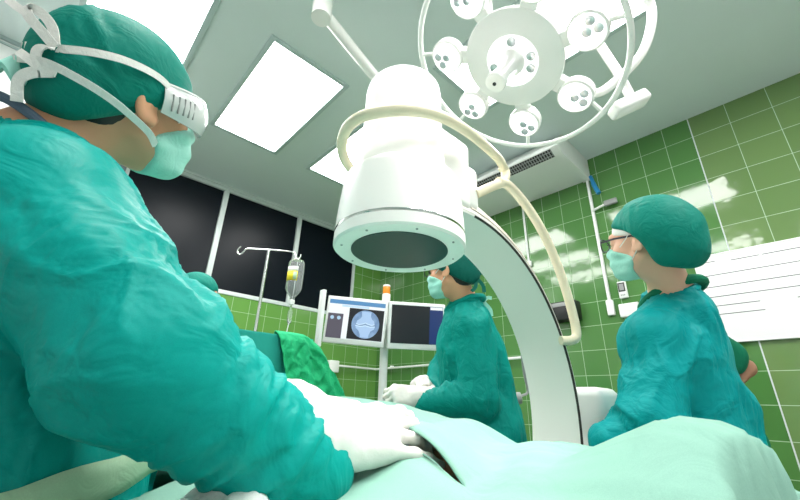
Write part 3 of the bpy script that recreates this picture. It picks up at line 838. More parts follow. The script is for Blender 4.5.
MB().tube(spline([bt0 + A([0, 0, -.34]), bt0 + A([-.01, .01, -.45]), bt0 + A([-.05, .03, -.62]), bt0 + A([-.08, -.02, -.74]), bt0 + A([-.10, -.1, -.80])], 24), .0024, 8).build('tubing', M['white_plastic'], bt)
bt.scale = (1.14, 1.14, 1.14); bt.location.z -= .026

# ------------------------------------------------------------------ operating table
ot = thing('operating_table', 'operating table on a pedestal hidden under the light green drape', 'operating table', (.58, .9, 0))
MB().box((.58, .95, .795), (.25, .98, .025), b=.012).build('table_top', M['steel'], ot)
MB().box((.58, .95, .835), (.245, .975, .016), b=.015).build('pad', M['black'], ot)
MB().box((.58, 1.25, .46), (.09, .11, .32), b=.02).build('column', M['steel'], ot)
MB().box((.58, 1.25, .08), (.22, .34, .08), b=.03).build('base', M['white_plastic'], ot)

# ------------------------------------------------------------------ heads, hands, figures
def head_prims(f, c, R, s=1., g=0., ears=True, fine=True):
    """g inflates everything a little"""
    c = A(c, float)
    def p(*q): return c + s * (R @ A(q))
    def e(q, r, k=.02, op='add'): f.ell(p(*q), A(r) * s + g, R, k, op)
    e((-.008, 0, .045), (.096, .074, .084))
    e((.03, 0, -.015), (.064, .061, .088))
    e((.045, 0, -.07), (.046, .047, .036))
    e((.083, 0, -.094), (.016, .02, .016), .025)
    for y in (-1, 1):
        f.cone(p(.0, y * .056, -.045), p(.06, y * .032, -.085), .016 * s + g, .014 * s + g, .025)
        e((.062, y * .042, -.02), (.024, .02, .022), .02)
    f.cone(p(.088, -.034, .03), p(.088, .034, .03), .011 * s + g, .011 * s + g, .02)
    f.cone(p(.094, 0, .022), p(.114, 0, -.018), .007 * s + g, .011 * s + g, .015)
    if fine:
        for y in (-1, 1):
            e((.106, y * .012, -.022), (.009, .008, .007), .008)
            e((.101, y * .031, .013), (.012, .016, .010), .012, 'sub')
            e((.085, y * .031, .012), (.012, .0125, .012), .003)
        e((.099, 0, -.047), (.010, .024, .006), .006); e((.096, 0, -.059), (.010, .021, .007), .006)
    if ears:
        for y in (-1, 1):
            Re = R @ A([[cos(.2), sin(.35) * y, sin(.2)], [-sin(.35) * y, 1, 0], [-sin(.2), 0, cos(.2)]])
            Re = Re / np.linalg.norm(Re, axis=0)
            f.ell(p(-.008, y * .080, .003), A([.022, .0085, .036]) * s + g, Re, .008)
            f.ell(p(-.004, y * .088, .006), A([.013, .0065, .024]) * s, Re, .005, 'sub')
            f.cone(p(.008, y * .076, -.022), p(.004, y * .078, -.028), .007 * s + g, .007 * s + g, .008)
            f.ell(p(-.006, y * .083, -.003), A([.006, .004, .012]) * s + g, Re, .004)

def body_mesh(name, J, skin, parent=None, leg=True, fine=.0045):
    hc, R = A(J['head']), J['R']; s = J.get('scale', 1.)
    pts = A([J[k] for k in ('head', 'neck', 'pel', 'shL', 'shR', 'elL', 'elR', 'wrL', 'wrR')])
    lo, hi = pts.min(0) - .22, pts.max(0) + .22
    if leg and 'feet' not in J: lo[2] = 0
    if 'feet' in J:
        ft = A(J['feet']); lo = np.minimum(lo, ft.min(0) - .15); hi = np.maximum(hi, ft.max(0) + .15)
    zs = [(hc[q] - .15 * s, hc[q] + .16 * s, fine) for q in range(3)]
    f = Field(*[axis(lo[q], hi[q], .016, (zs[q],)) for q in range(3)])
    head_prims(f, hc, R, s)
    nb = A(J['neck'])
    f.cone(hc + s * (R @ A([-.022, 0, -.03])), nb, .052 * s, .06 * s, .03)
    pel = A(J['pel']); shL, shR = A(J['shL']), A(J['shR']); ch = (shL + shR) / 2 * .55 + pel * .1 + nb * .35
    f.cone(nb, (shL + shR) / 2, .058, .065, .03)
    f.cone(lerp(nb, shL, .2), shL, .042, .045, .03); f.cone(lerp(nb, shR, .2), shR, .042, .045, .03)
    wv = (shL - shR); wv /= np.linalg.norm(wv)
    for sg in (-1, 1):
        f.cone(lerp(nb, pel, .34) + wv * sg * .06, lerp(nb, pel, .65) + wv * sg * .045, .078, .08, .05)
        f.cone(lerp(nb, pel, .65) + wv * sg * .045, pel + wv * sg * .06, .08, .085, .05)
    for q in 'LR':
        f.chain([J['sh' + q], J['el' + q], J['wr' + q]], [.047, .037, .027], .02)
    if 'feet' in J:
        for q, i in (('L', 0), ('R', 1)):
            kn, an, toe = (A(v) for v in J['legs'][i])
            f.chain([pel + wv * (.08 if i == 0 else -.08), kn, an], [.08, .052, .035], .03); f.cone(an, toe, .036, .026, .02)
    elif leg:
        for sg in (-1, 1):
            hp = pel + wv * sg * .085; kn = A([hp[0], hp[1], .48]); an = A([hp[0], hp[1], .09])
            fw = A([J['face'][0], J['face'][1], 0])
            f.chain([hp, kn + fw * .015, an], [.085, .055, .038], .03); f.cone(an - A([0, 0, .035]) - fw * .02, A([hp[0], hp[1], .035]) + fw * .15, .04, .032, .02)
    V, F = f.mesh(2)
    return mesh_obj(name, V, F, M[skin], parent)

def shoe_pair(t, J):
    pel = A(J['pel']); wv = A(J['shL']) - A(J['shR']); wv[2] = 0; wv /= np.linalg.norm(wv); fw = A([J['face'][0], J['face'][1], 0])
    for sg in (-1, 1):
        hp = pel + wv * sg * .085
        a, b = A([hp[0], hp[1], .05]) - fw * .03, A([hp[0], hp[1], .042]) + fw * .17
        f = Field(*[axis(min(a[q], b[q]) - .09, max(a[q], b[q]) + .09, .012) for q in range(3)])
        f.cone(a, b, .052, .042, .02); f.cone(a, a + A([0, 0, .05]), .05, .05, .02)
        f.cut((0, 0, .003), (0, 0, -1)); f.cut(a + A([0, 0, .07]), (0, 0, 1))
        V, F = f.mesh(1); mesh_obj('shoe', V, F, M['white_plastic'], t)

def gown(name, J, m, t, vox=.010, hem=.32, sleeve=(.088, .082, .06), torso=(.15, .16, .20), extra=None, amp=1., short=False, seed=0, it=110, dep=1.):
    nb, pel = A(J['neck']), A(J['pel']); shL, shR = A(J['shL']), A(J['shR'])
    keys = ['neck', 'shL', 'shR', 'elL', 'elR'] + ([] if short else ['wrL', 'wrR'])
    pts = A([J[k] for k in keys] + [[pel[0], pel[1], hem]])
    lo, hi = pts.min(0) - .24, pts.max(0) + .24; lo[2] = hem - .03
    f = Field(*[axis(lo[q], hi[q], vox) for q in range(3)])
    wv = shL - shR; wid = np.linalg.norm(wv); wv /= wid
    up = (nb - pel) / np.linalg.norm(nb - pel)
    mid = (shL + shR) / 2
    segs = []
    f.cone(lerp(nb, mid, .12), mid, .074, torso[0] * .8, .05)
    for q, sh in (('L', shL), ('R', shR)):
        f.cone(lerp(nb, sh, .2) - up * .015, sh, .070, sleeve[0], .06); f.cone(nb - up * .07, lerp(mid, sh, .6) - up * .10, .08, torso[0] * .8, .06)
        sg = 1 if q == 'L' else -1
        a = lerp(mid, pel, .2) + wv * sg * (wid * .5 - torso[0] * .62) * .8
        b = lerp(mid, pel, .62) + wv * sg * (wid * .5 - torso[1] * .7) * .75
        c = pel + wv * sg * .07; d = A([pel[0], pel[1], hem - .1]) + wv * sg * .09
        f.chain([a, b, c, d], [torso[0] * dep, torso[1] * dep, torso[1] * 1.04 * dep, torso[2]], .07)
        if short:
            e = lerp(sh, J['el' + q], .5)
            f.cone(sh, e, sleeve[0], sleeve[1], .04); segs.append((sh, e, .02, .08, (.2, .05), sleeve[1]))
        else:
            el, wr = A(J['el' + q]), A(J['wr' + q])
            f.cone(sh, el, sleeve[0], sleeve[1], .025); f.cone(el, wr, sleeve[1], sleeve[2], .025)
            segs.append((sh, el, .10, .15, (.13, .07), sleeve[0])); segs.append((el, wr, .22, .08, (.06, .12), sleeve[2]))
    segs.append((mid, pel, .05, .18, (.26, .08), torso[1])); segs.append((pel, A([pel[0], pel[1], hem]), .02, .22, (.4, .08), torso[2]))
    if extra: extra(f)
    f.cut((0, 0, hem), (0, 0, -1), .01)
    if short:
        for q in 'LR':
            sh, el = A(J['sh' + q]), A(J['el' + q]); 
    V, F = f.mesh(1)
    V = cloth(V, F, segs, it=it, seed=seed, amp=amp)
    GARMENT[name] = (V, F)
    return mesh_obj(name, V, F, m, t)
GARMENT = {}

def rot_between(x, z):
    x = A(x, float); x /= np.linalg.norm(x); z = A(z, float); z -= x * (x @ z); z /= np.linalg.norm(z)
    return np.stack([x, np.cross(z, x), z], 1)

def hand(o, x, z, s=1., left=False, curl=(30, 30, 30, 30), spread=(6, 1, -4, -10), curl2=1., thumb=(.55, .75, -.35), tcurl=20, cuff=None, cuffr=(.034, .046), vox=.0025):
    """gloved hand. o wrist, x towards the fingers, z out of the back of the hand; the thumb is on +y for a right hand"""
    R = rot_between(x, z); o = A(o, float); m = -1 if left else 1
    def p(q): return o + s * (R @ (A(q, float) * A([1, m, 1])))
    pts = [o - .09 * R[:, 0] if cuff is None else A(cuff), p((.2, 0, 0)), p((.1, .09, -.06)), p((.1, -.07, -.07)), p((.12, 0, .05)), p((.08, 0, -.1)), o]
    pts = A(pts); lo, hi = pts.min(0) - .05, pts.max(0) + .05
    f = Field(*[axis(lo[q], hi[q], vox) for q in range(3)])
    base = [(.092, .031, 0), (.097, .010, .002), (.092, -.011, .001), (.083, -.031, -.003)]
    lens = [(.044, .026, .021), (.048, .029, .022), (.044, .027, .021), (.035, .021, .019)]
    rr = [.0098, .0100, .0095, .0085]
    for i, b in enumerate(base):
        y0 = (.020, .007, -.007, -.020)[i]
        f.cone(p((.0, y0 * .9, 0)), p(b), .0155 * s, .0125 * s, .022)
    f.ell(p((.045, .026, -.010)), A([.036, .020, .017]) * s, R @ np.diag([1, m, 1]), .02)
    f.ell(p((.045, -.026, -.009)), A([.038, .016, .015]) * s, R @ np.diag([1, m, 1]), .02)
    for i, b in enumerate(base):
        q = A(b, float); ang = 0; sp = rad(spread[i]); c = curl[i]; cc = c if hasattr(c, '__len__') else (c, c * 1.15 * curl2, c * .8 * curl2)
        for j, L_ in enumerate(lens[i]):
            ang += rad(cc[j])
            d = A([cos(ang) * cos(sp), cos(ang) * sin(sp), -sin(ang)]); q2 = q + d * L_
            r0 = rr[i] * (1 - .07 * j) * s; r1 = rr[i] * (1 - .07 * (j + 1)) * s
            f.cone(p(q), p(q2), r0, r1, .005 if j else .009)
            f.ell(p(q), A([r0, r0, r0]) * 1.06, None, .004)
            q = q2
    d = A(thumb, float); d /= np.linalg.norm(d); q = A([.022, .030, -.010])
    per = np.cross(d, [0, 0, 1.]); per /= np.linalg.norm(per)
    for j, (L_, r) in enumerate(((.046, .0135), (.034, .0115), (.028, .0095))):
        q2 = q + d * L_; f.cone(p(q), p(q2), r * s, (r - .0015) * s, .006 if j else .015); q = q2
        a = rad(tcurl); d = d * cos(a) + A([1, -.35, -.25]) / 1.09 * sin(a); d /= np.linalg.norm(d)
    if cuff is not None: f.chain([p((.01, 0, 0)), o, cuff], [.026 * s, cuffr[0], cuffr[1]], .02)
    V, F = f.mesh(1)
    n = normals(V, F)
    V = V + n * (perlin(V / .014) * .0008 + perlin(V / .035 + 9) * .0012)[:, None]
    return V, F

def cap_mesh(name, hc, R, m, t, kind='scrub', s=1., seed=0):
    def p(*q): return A(hc) + s * (R @ A(q))
    f = Field(*[axis(hc[q] - .24, hc[q] + .24, .006) for q in range(3)])
    if kind == 'scrub':
        f.ell(p(-.012, 0, .048), A([.112, .088, .094]) * s, R, .02)
        f.ell(p(-.07, 0, .0), A([.052, .068, .065]) * s, R, .04)
        f.cut(p(.09, 0, .047), R @ A([.55, 0, -1.]), .01)
        f.cut(p(-.09, 0, -.055), R @ A([0, 0, -1.]), .01)
    else:
        f.ell(p(-.018, 0, .052), A([.116, .094, .094]) * s, R, .02)
        f.ell(p(-.060, 0, .03), A([.080, .092, .085]) * s, R, .04)
        f.cut(p(.09, 0, .074), R @ A([.40, 0, -1.]), .012)
        g = Field(f.x, f.y, f.z)
        g.ell(p(-.070, 0, -.026), A([.082, .088, .080]) * s, R, .05); g.ell(p(-.02, 0, .04), A([.10, .091, .09]) * s, R, .05)
        g.cut(p(-.10, 0, -.092), R @ A([.30, 0, -1.]), .02); g.cut(p(-.027, 0, 0), R @ A([1., 0, -.25]), .01)
        hh = np.maximum(.05 - np.abs(f.D - g.D), 0) / .05; f.D = np.minimum(f.D, g.D) - hh * hh * .05 / 4
    V, F = f.mesh(1)
    a, b = p(-.13, 0, .0), p(.1, 0, .08)
    V = cloth(V, F, [(a, b, .10, .05, (.035, .09), .09)], it=70, hi=.008, lo=.006, tang=.008, seed=seed, amp=.8)
    return mesh_obj(name, V, F, m, t)

def hair_mesh(hc, R, t, s=1., low=-.055, front=.028):
    def p(*q): return A(hc) + s * (R @ A(q))
    f = Field(*[axis(hc[q] - .14, hc[q] + .14, .006) for q in range(3)])
    f.ell(p(-.016, 0, .04), A([.094, .0765, .092]) * s, R, .02); f.ell(p(-.05, 0, -.02), A([.052, .058, .05]) * s, R, .03)
    f.cut(p(front, 0, 0), R @ A([1, 0, -.15]), .008); f.cut(p(0, 0, low), R @ A([.55, 0, -1]), .01)
    V, F = f.mesh(1); V = V + normals(V, F) * (perlin(V / .008) * .0012)[:, None]
    return mesh_obj('hair', V, F, M['hair'], t)

def mask_mesh(hc, R, t, m, s=1., top=-.004, back=.018):
    def p(*q): return A(hc) + s * (R @ A(q))
    f = Field(*[axis(hc[q] - .17, hc[q] + .17, .0045) for q in range(3)])
    head_prims(f, hc, R, s, .0055, ears=False, fine=False)
    f.ell(p(.078, 0, -.052), A([.042, .047, .052]) * s, R, .02)
    f.cut(p(back, 0, -.05), R @ A([-1., 0, -.25]), .006)
    f.cut(p(.10, 0, -.006), R @ A([-.45, 0, 1.]), .008)
    f.cut(p(.08, 0, -.118), R @ A([0, 0, -1.]), .01)
    V, F = f.mesh(1)
    L_ = (V - A(hc)) @ R / s; n = normals(V, F)
    pl = np.sin(L_[:, 2] / .0155 * pi * .9 + perlin(V / .05) * .8)
    V = V + n * (pl * .0013 + perlin(V / .03) * .0012)[:, None]
    return mesh_obj('mask', V, F, m, t)

def arc_pts(hc, R, s, pts): return [A(hc) + s * (R @ A(q)) for q in pts]

def glasses(hc, R, t, s=1.):
    def p(*q): return A(hc) + s * (R @ A(q))
    g = MB()
    for y in (-1, 1):
        ring = [p(.122 - .008 * abs(cos(a)), y * .034 + .026 * cos(a), .010 + .021 * sin(a)) for a in np.arange(24) * 2 * pi / 24]
        g.tube(ring, .0021, 8, True)
    g.tube([p(.119, -.009, .014), p(.122, 0, .017), p(.119, .009, .014)], .002, 8)
    gl = g.build('glasses_frame', M['glasses'], t)
    for y in (-1, 1):
        MB().strip([p(.112, y * .061, .018), p(.06, y * .078, .020), p(.005, y * .081, .018), (p(-.015, y * .081, .008))], R[:, 2], .006, .002).build('temple', M['glasses'], gl)
    return gl

def loops(hc, R, t, s=1.):
    """elastic ear loops of a mask"""
    def p(*q): return A(hc) + s * (R @ A(q))
    for y in (-1, 1):
        pts = spline([p(.052, y * .066, -.008), p(.025, y * .078, .012), p(.005, y * .086, .028), p(-.014, y * .088, .02), p(-.020, y * .087, .0), p(-.006, y * .083, -.025), p(.022, y * .068, -.055), p(.045, y * .052, -.078)], 40)
        MB().strip(pts, R[:, 1], .0035, .002).build('ear_loop', M['tie_white'], t)

def neck_ring(J, r, tr, m, t, name='collar', lift=0., dx=(0, 0, 0)):
    nb = A(J['neck']) + A(dx); ax = A(J['head']) - A(J['neck']); ax /= np.linalg.norm(ax); ax = ax * .6 + A([0, 0, .4]); ax /= np.linalg.norm(ax)
    u = np.cross(ax, [0, 0, 1.]) if abs(ax[2]) < .98 else A([1., 0, 0]); u /= np.linalg.norm(u); w = np.cross(ax, u)
    P_ = [nb + ax * (lift + .004 * sin(3 * a)) + (r + .004 * sin(5 * a + 1)) * (cos(a) * u + sin(a) * w) for a in np.arange(48) * 2 * pi / 48]
    return MB().tube(P_, tr, 10, True).build(name, m, t)
# ---- surgeon in front -------------------------------------------------------
S1 = dict(head=(-.006, .710, 1.517), R=frame(20, -18, 19), scale=1.0, neck=(-.085, .745, 1.395), shL=(-.17, .92, 1.28), shR=(-.045, .60, 1.285), elL=(.07, .90, 1.06), elR=(.075, .466, 1.118),
          wrL=(.30, .64, 1.03), wrR=(.280, .462, .998), pel=(-.035, .765, .95), face=(.85, .5))
p1 = thing('person', 'surgeon in front with goggles and white mask ties, gloved hand spread on the drape', 'person', (-.15, .76, 0))
body_mesh('body', S1, 'skin', p1, fine=.0036)
gown('gown', S1, M['gown'], p1, vox=.0062, sleeve=(.088, .070, .058), torso=(.14, .145, .19), amp=.8, seed=3, it=150)
sv, sf = GARMENT['gown']
def waist_band(V, cx, cy, zf, hh, name, m, t, lift=.005, n=96):
    """cloth belt round a garment: follows its outermost points at every angle"""
    V = V + .0; dx, dy = V[:, 0] - cx, V[:, 1] - cy; d = np.hypot(dx, dy); a = np.arctan2(dy, dx)
    ok = (np.abs(V[:, 2] - zf(V[:, 0])) < hh * 1.3) & (d < .26)
    r = np.zeros(n)
    k = ((a + pi) / (2 * pi) * n).astype(int) % n
    np.maximum.at(r, k[ok], d[ok]); r = np.maximum(r, np.median(r[r > 0]) * .6)
    for _ in range(3): r = np.maximum(r, .25 * np.roll(r, 1) + .5 * r + .25 * np.roll(r, -1))
    r += lift; P_ = []; F_ = []
    for i in range(n):
        an = -pi + (i + .5) / n * 2 * pi; x, y = cx + r[i] * cos(an), cy + r[i] * sin(an); z0 = float(zf(x))
        for q in (-1, -.35, .3, 1): P_.append((x - .006 * abs(q) * cos(an), y - .006 * abs(q) * sin(an), z0 + hh * q + .002 * sin(i * .9)))
    for i in range(n):
        j = (i + 1) % n
        for q in range(3): F_.append([i * 4 + q, j * 4 + q, j * 4 + q + 1, i * 4 + q + 1])
    o = mesh_obj(name, P_, F_, m, t); g = o.modifiers.new('thickness', 'SOLIDIFY'); g.thickness = .004; g.offset = -1
    return o
waist_band(sv, -.035, .765, lambda x: .948 + .20 * (x - .02), .021, 'sash', M['sash'], p1)
shoe_pair(p1, S1)
H1, R1 = A(S1['head']), S1['R']
hair_mesh(H1, R1, p1)
capo = cap_mesh('cap', H1, R1, M['cap'], p1, 'scrub', 1.02, 1)
mask_mesh(H1, R1, p1, M['mask'])
def h1(*q): return H1 + R1 @ A(q)
def head_band(pts, w, name='mask_tie', parent=p1, th=.0018, R=R1):
    """ribbon lying on the head; width runs along the surface"""
    P = spline([h1(*q) for q in pts], 40); out = P - (H1 + R @ A([-.01, 0, .03])); T = np.gradient(P, axis=0)
    N = np.cross(out, T)
    return MB().strip(P, N, w, th).build(name, M['tie_white'], parent)
for y in (-1, 1):
    head_band([(.058, y * .066, -.008), (.03, y * .088, .022), (.0, y * .094, .042), (-.05, y * .099, .045), (-.09, y * .085, .04), (-.122, y * .045, .032), (-.136, y * .005, .03)], .011)
    head_band([(.022, y * .067, -.062), (.0, y * .080, -.045), (-.04, y * .0935, -.028), (-.07, y * .0975, -.016), (-.10, y * .086, -.004), (-.130, y * .055, .008), (-.142, y * .005, .01)], .011)
bow = MB(); BK = h1(-.128, -.045, .03) + A([.0095, -.009, 0]); B1, B2 = A([.00103, -.00097, .00004]), A([-.00038, -.00036, .00131])
def loopstrip(pts, w):
    P = spline([BK + a * B1 + b * B2 + c * .001 * A([-.6, -.3, -.3]) for a, b, c in pts], 30); bow.strip(P, B1 * 800 + A([-.2, .3, .1]), w, .0018)
loopstrip([(0, 0, 0), (-10, 15, 6), (-20, 28, 9), (-23, 37, 6), (-14, 34, 0), (-4, 20, -2), (0, 2, 0)], .013)
loopstrip([(-20, 30, 9), (-31, 37, 9), (-42, 45, 6)], .011)
loopstrip([(0, 0, 0), (-12, -3, 6), (-14, -13, 6), (-5, -21, 2), (2, -24, 0)], .013)
loopstrip([(0, -24, 0), (-13, -19, 6), (-23, -11, 8), (-32, -5, 6)], .012)
loopstrip([(0, -24, 0), (-19, -26, 6), (-30, -34, 8), (-33, -54, 6)], .015)
bow.build('tie_bow', M['tie_white'], p1)
# goggles
gg = MB()
na = 29
def gpt(a, r, z): return h1(.026 + (.086 + r) * cos(a), (.079 + r) * sin(a), z)
for lay in (0,):
    V = []; F = []
    for i in range(na):
        a = -1.75 + 3.5 * i / (na - 1); sq = abs(a) / 1.75
        z0 = -.020 + .012 * sq ** 3 + (.018 if abs(a) < .22 else 0) * (1 - abs(a) / .22); z1 = .046 - .006 * sq
        for j in range(7):
            tt = j / 6; z = z0 * (1 - tt) + z1 * tt
            V.append(gpt(a, .010 + .008 * sin(pi * tt) + .004 * (1 - sq), z)); V.append(gpt(a, .012 + .008 * sin(pi * tt) + .004 * (1 - sq), z))
    for i in range(na - 1):
        for j in range(6):
            b = i * 14 + j * 2
            F += [[b, b + 2, b + 16, b + 14], [b + 1, b + 15, b + 17, b + 3]]
        b = i * 14; F += [[b, b + 14, b + 15, b + 1], [b + 12, b + 13, b + 27, b + 26]]
    b = (na - 1) * 14
    for j in range(6):
        F += [[j * 2, j * 2 + 1, j * 2 + 3, j * 2 + 2], [b + j * 2, b + j * 2 + 2, b + j * 2 + 3, b + j * 2 + 1]]
    gg.add(V, F)
ggo = gg.build('goggles', M['goggle'], p1, True, 50)
for sg in (-1, 1):
    for k in range(5):
        a = sg * (1.62 - k * .10)
        MB().tube([gpt(a, .0195, -.002), gpt(a, .0195, .026)], .0016, 6).build('vent_slot', M['grey'], ggo)
ed = MB()
ed.tube([gpt(-1.75 + 3.5 * i / 40, .0125, .046 - .006 * abs(-1.75 + 3.5 * i / 40) / 1.75) for i in range(41)], .0022, 8)
ed.build('rim', M['white_plastic'], ggo)
# collar, neck tie and sash
nk = A(S1['neck']); 
cl = spline([nk + A([-.0, -.074, .01]), nk + A([-.06, -.04, .045]), nk + A([-.075, .04, .045]), nk + A([-.02, .08, .02]), nk + A([.06, .05, -.03]), nk + A([.07, -.03, -.03])], 50, True)
MB().tube(cl, .007, 10, True).build('collar', M['collar_grey'], p1)
MB().strip(spline([nk + A([-.03, -.08, .058]), nk + A([-.055, -.075, .085]), nk + A([-.07, -.05, .075]), nk + A([-.10, -.06, .06]), nk + A([-.12, -.08, .04])], 20), (.3, .3, 1), .028, .008).build('neck_tie', M['mask'], p1)
V, F = hand((.290, .457, 1.006), (.145, -.028, .012), (-.2, -.60, .78), 1.06, False, curl=((10, 22, 16), (12, 22, 16), (12, 24, 18), (2, 8, 8)), spread=(6, 1, -5, -20), thumb=(.75, .5, -.45), tcurl=14, cuff=(.235, .463, 1.005), cuffr=(.044, .041))
mesh_obj('glove', V, F, M['glove'], p1)
V, F = hand((.335, .60, 1.035), (.08, -.06, -.004), (-.1, -.25, .95), 1.0, True, curl=(28, 30, 30, 30), thumb=(.7, .6, -.3), cuff=(.27, .66, 1.04), cuffr=(.04, .05))
mesh_obj('glove', V, F, M['glove'], p1)
# ---- surgeon at right -------------------------------------------------------
S2 = dict(head=(1.318, .274, 1.540), R=frame(80, -7, -11), scale=1.0, neck=(1.46, .268, 1.395), shL=(1.345, .31, 1.285), shR=(1.65, .30, 1.315), elL=(1.285, .352, 1.04), elR=(1.60, .42, 1.04),
          wrL=(1.235, .448, .985), wrR=(1.42, .45, 1.0), pel=(1.57, .31, .95), face=(-.1, 1))
p2 = thing('person', 'surgeon at right with spectacles, big puffed green cap and green mask, seen from the side', 'person', (1.56, .325, 0))
body_mesh('body', S2, 'skin_light', p2)
gown('gown', S2, M['gown_blue'], p2, vox=.0068, sleeve=(.076, .080, .056), torso=(.125, .12, .15), seed=11, amp=1.1, it=140)
shoe_pair(p2, S2)
H2, R2 = A(S2['head']), S2['R']
cap_mesh('cap', H2, R2, M['cap'], p2, 'bouffant', 1.0, 5)
mask_mesh(H2, R2, p2, M['mask']); loops(H2, R2, p2); glasses(H2, R2, p2)
f = Field(*[axis(H2[q] - .16, H2[q] + .16, .005) for q in range(3)])
f.ell(H2 + R2 @ A([-.008, 0, .045]), (.1015, .0795, .0885), R2, .01); f.ell(H2 + R2 @ A([.03, 0, -.01]), (.068, .065, .09), R2, .02)
f.cut(H2 + R2 @ A([.08, 0, .036]), R2 @ A([.25, 0, -1.]), .004); f.cut(H2 + R2 @ A([.09, 0, .105]), R2 @ A([-.72, 0, 1.]), .004); f.cut(H2 + R2 @ A([-.01, 0, 0]), R2 @ A([-1, 0, 0]), .004)
V, F = f.mesh(1); mesh_obj('forehead_band', V, F, M['tie_white'], p2)
nk = A(S2['neck'])
MB().tube(spline([nk + A([-.075, .03, -.005]), nk + A([-.05, -.06, .03]), nk + A([.03, -.085, .035]), nk + A([.085, -.03, .015]), nk + A([.05, .07, -.03]), nk + A([-.03, .085, -.035])], 50, True), .015, 10, True).build('collar', M['scrub_green'], p2)
V, F = hand((1.262, .432, .915), (.0, .0, -.09), (-.7, -.3, .0), 1., True, curl=(30, 30, 30, 30), cuff=(1.26, .425, .975), cuffr=(.030, .030)); mesh_obj('glove', V, F, M['glove'], p2)
V, F = hand((1.41, .455, .955), (0, .0, -.09), (-.7, .3, 0), 1., False, curl=(30, 30, 30, 30), cuff=(1.42, .45, 1.0), cuffr=(.036, .042), vox=.004); mesh_obj('glove', V, F, M['glove'], p2)

# ---- surgeon in the middle --------------------------------------------------
S3 = dict(head=(1.305, 1.057, 1.610), R=frame(104, -3, -6), scale=1.0, neck=(1.40, 1.06, 1.480), shL=(1.365, 1.015, 1.385), shR=(1.58, 1.22, 1.40), elL=(1.385, .995, 1.09), elR=(1.47, 1.31, 1.10),
          wrL=(1.24, 1.165, 1.07), wrR=(1.35, 1.28, 1.12), pel=(1.56, 1.11, .98), face=(-.5, .86))
p3 = thing('person', 'surgeon in the middle between the monitors and the C-arm, gloved fist on the drape', 'person', (1.585, 1.12, 0))
body_mesh('body', S3, 'skin', p3, fine=.005)
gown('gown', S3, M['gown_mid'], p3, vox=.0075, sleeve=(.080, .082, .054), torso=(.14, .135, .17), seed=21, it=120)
shoe_pair(p3, S3)
H3, R3 = A(S3['head']), S3['R']
hair_mesh(H3, R3, p3, low=-.05)
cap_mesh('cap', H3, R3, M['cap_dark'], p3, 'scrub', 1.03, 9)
mask_mesh(H3, R3, p3, M['mask']); loops(H3, R3, p3); glasses(H3, R3, p3)
nk = A(S3['neck'])
def bowknot(c, m, t, s=1., name='tie_bow'):
    b = MB(); c = A(c)
    for a, l in ((20, .05), (150, .05), (250, .07), (300, .08)):
        d = A([.6 * cos(rad(a)), -.6 * cos(rad(a)), sin(rad(a))]); q = np.cross(d, [.5, .5, .2])
        b.strip(spline([c, c + d * l * .6 * s + q * .015, c + d * l * s], 10), q, .016 * s, .005)
    b.lathe([(.006, -.01), (.012, 0), (.006, .01)], c, (1, 0, .3), 12)
    return b.build(name, m, t)
bowknot(H3 + R3 @ A([-.115, 0, -.03]), M['cap_dark'], p3, name='cap_tie')
bowknot(nk + A([.075, -.05, .02]), M['mask'], p3, name='neck_tie')
MB().tube(spline([nk + A([-.075, .03, -.02]), nk + A([-.05, -.06, .015]), nk + A([.03, -.08, .03]), nk + A([.085, -.02, .02]), nk + A([.05, .075, -.01]), nk + A([-.03, .085, -.03])], 50, True), .013, 10, True).build('collar', M['gown_mid'], p3)
V, F = hand((1.215, 1.185, 1.072), (-.105, .055, .006), (-.5, -.75, .55), 1.08, True, curl=((55, 75, 50), (60, 80, 50), (60, 80, 50), (60, 80, 50)), thumb=(.8, .25, -.5), tcurl=25, cuff=(1.262, 1.15, 1.07), cuffr=(.036, .044)); mesh_obj('glove', V, F, M['glove'], p3)
V, F = hand((1.345, 1.285, 1.11), (-.07, -.05, .03), (-.35, .1, .9), 1., False, curl=((60, 80, 50),) * 4, thumb=(.8, .3, -.5), tcurl=25, cuff=(1.40, 1.30, 1.10), cuffr=(.036, .042)); mesh_obj('glove', V, F, M['glove'], p3)

neck_ring(S2, .070, .013, M['gown_blue'], p2, 'neckline', .012); neck_ring(S3, .068, .012, M['gown_mid'], p3, 'neckline', .012)
# ---- half hidden figures ----------------------------------------------------
S4 = dict(head=(2.42, .455, 1.56), R=frame(150, 10, 0), scale=.95, neck=(2.46, .44, 1.42), shL=(2.42, .36, 1.37), shR=(2.56, .64, 1.36), elL=(2.60, .245, 1.25), elR=(2.60, .72, 1.10),
          wrL=(2.44, .40, 1.08), wrR=(2.36, .70, 1.02), pel=(2.50, .46, .92), face=(-.87, .5))
p4 = thing('person', 'person in dark green scrubs mostly hidden behind the bespectacled surgeon, elbow showing', 'person', (2.50, .46, 0))
body_mesh('body', S4, 'skin_dark', p4, fine=.008)
gown('scrub_top', S4, M['scrub_green'], p4, vox=.013, hem=.72, sleeve=(.078, .082, .06), torso=(.12, .13, .15), short=True, seed=31, it=60)
cap_mesh('cap', S4['head'], S4['R'], M['cap_dark'], p4, 'scrub', .95, 12)
mask_mesh(S4['head'], S4['R'], p4, M['mask'], .95); hair_mesh(S4['head'], S4['R'], p4, .95)
J4 = dict(S4)
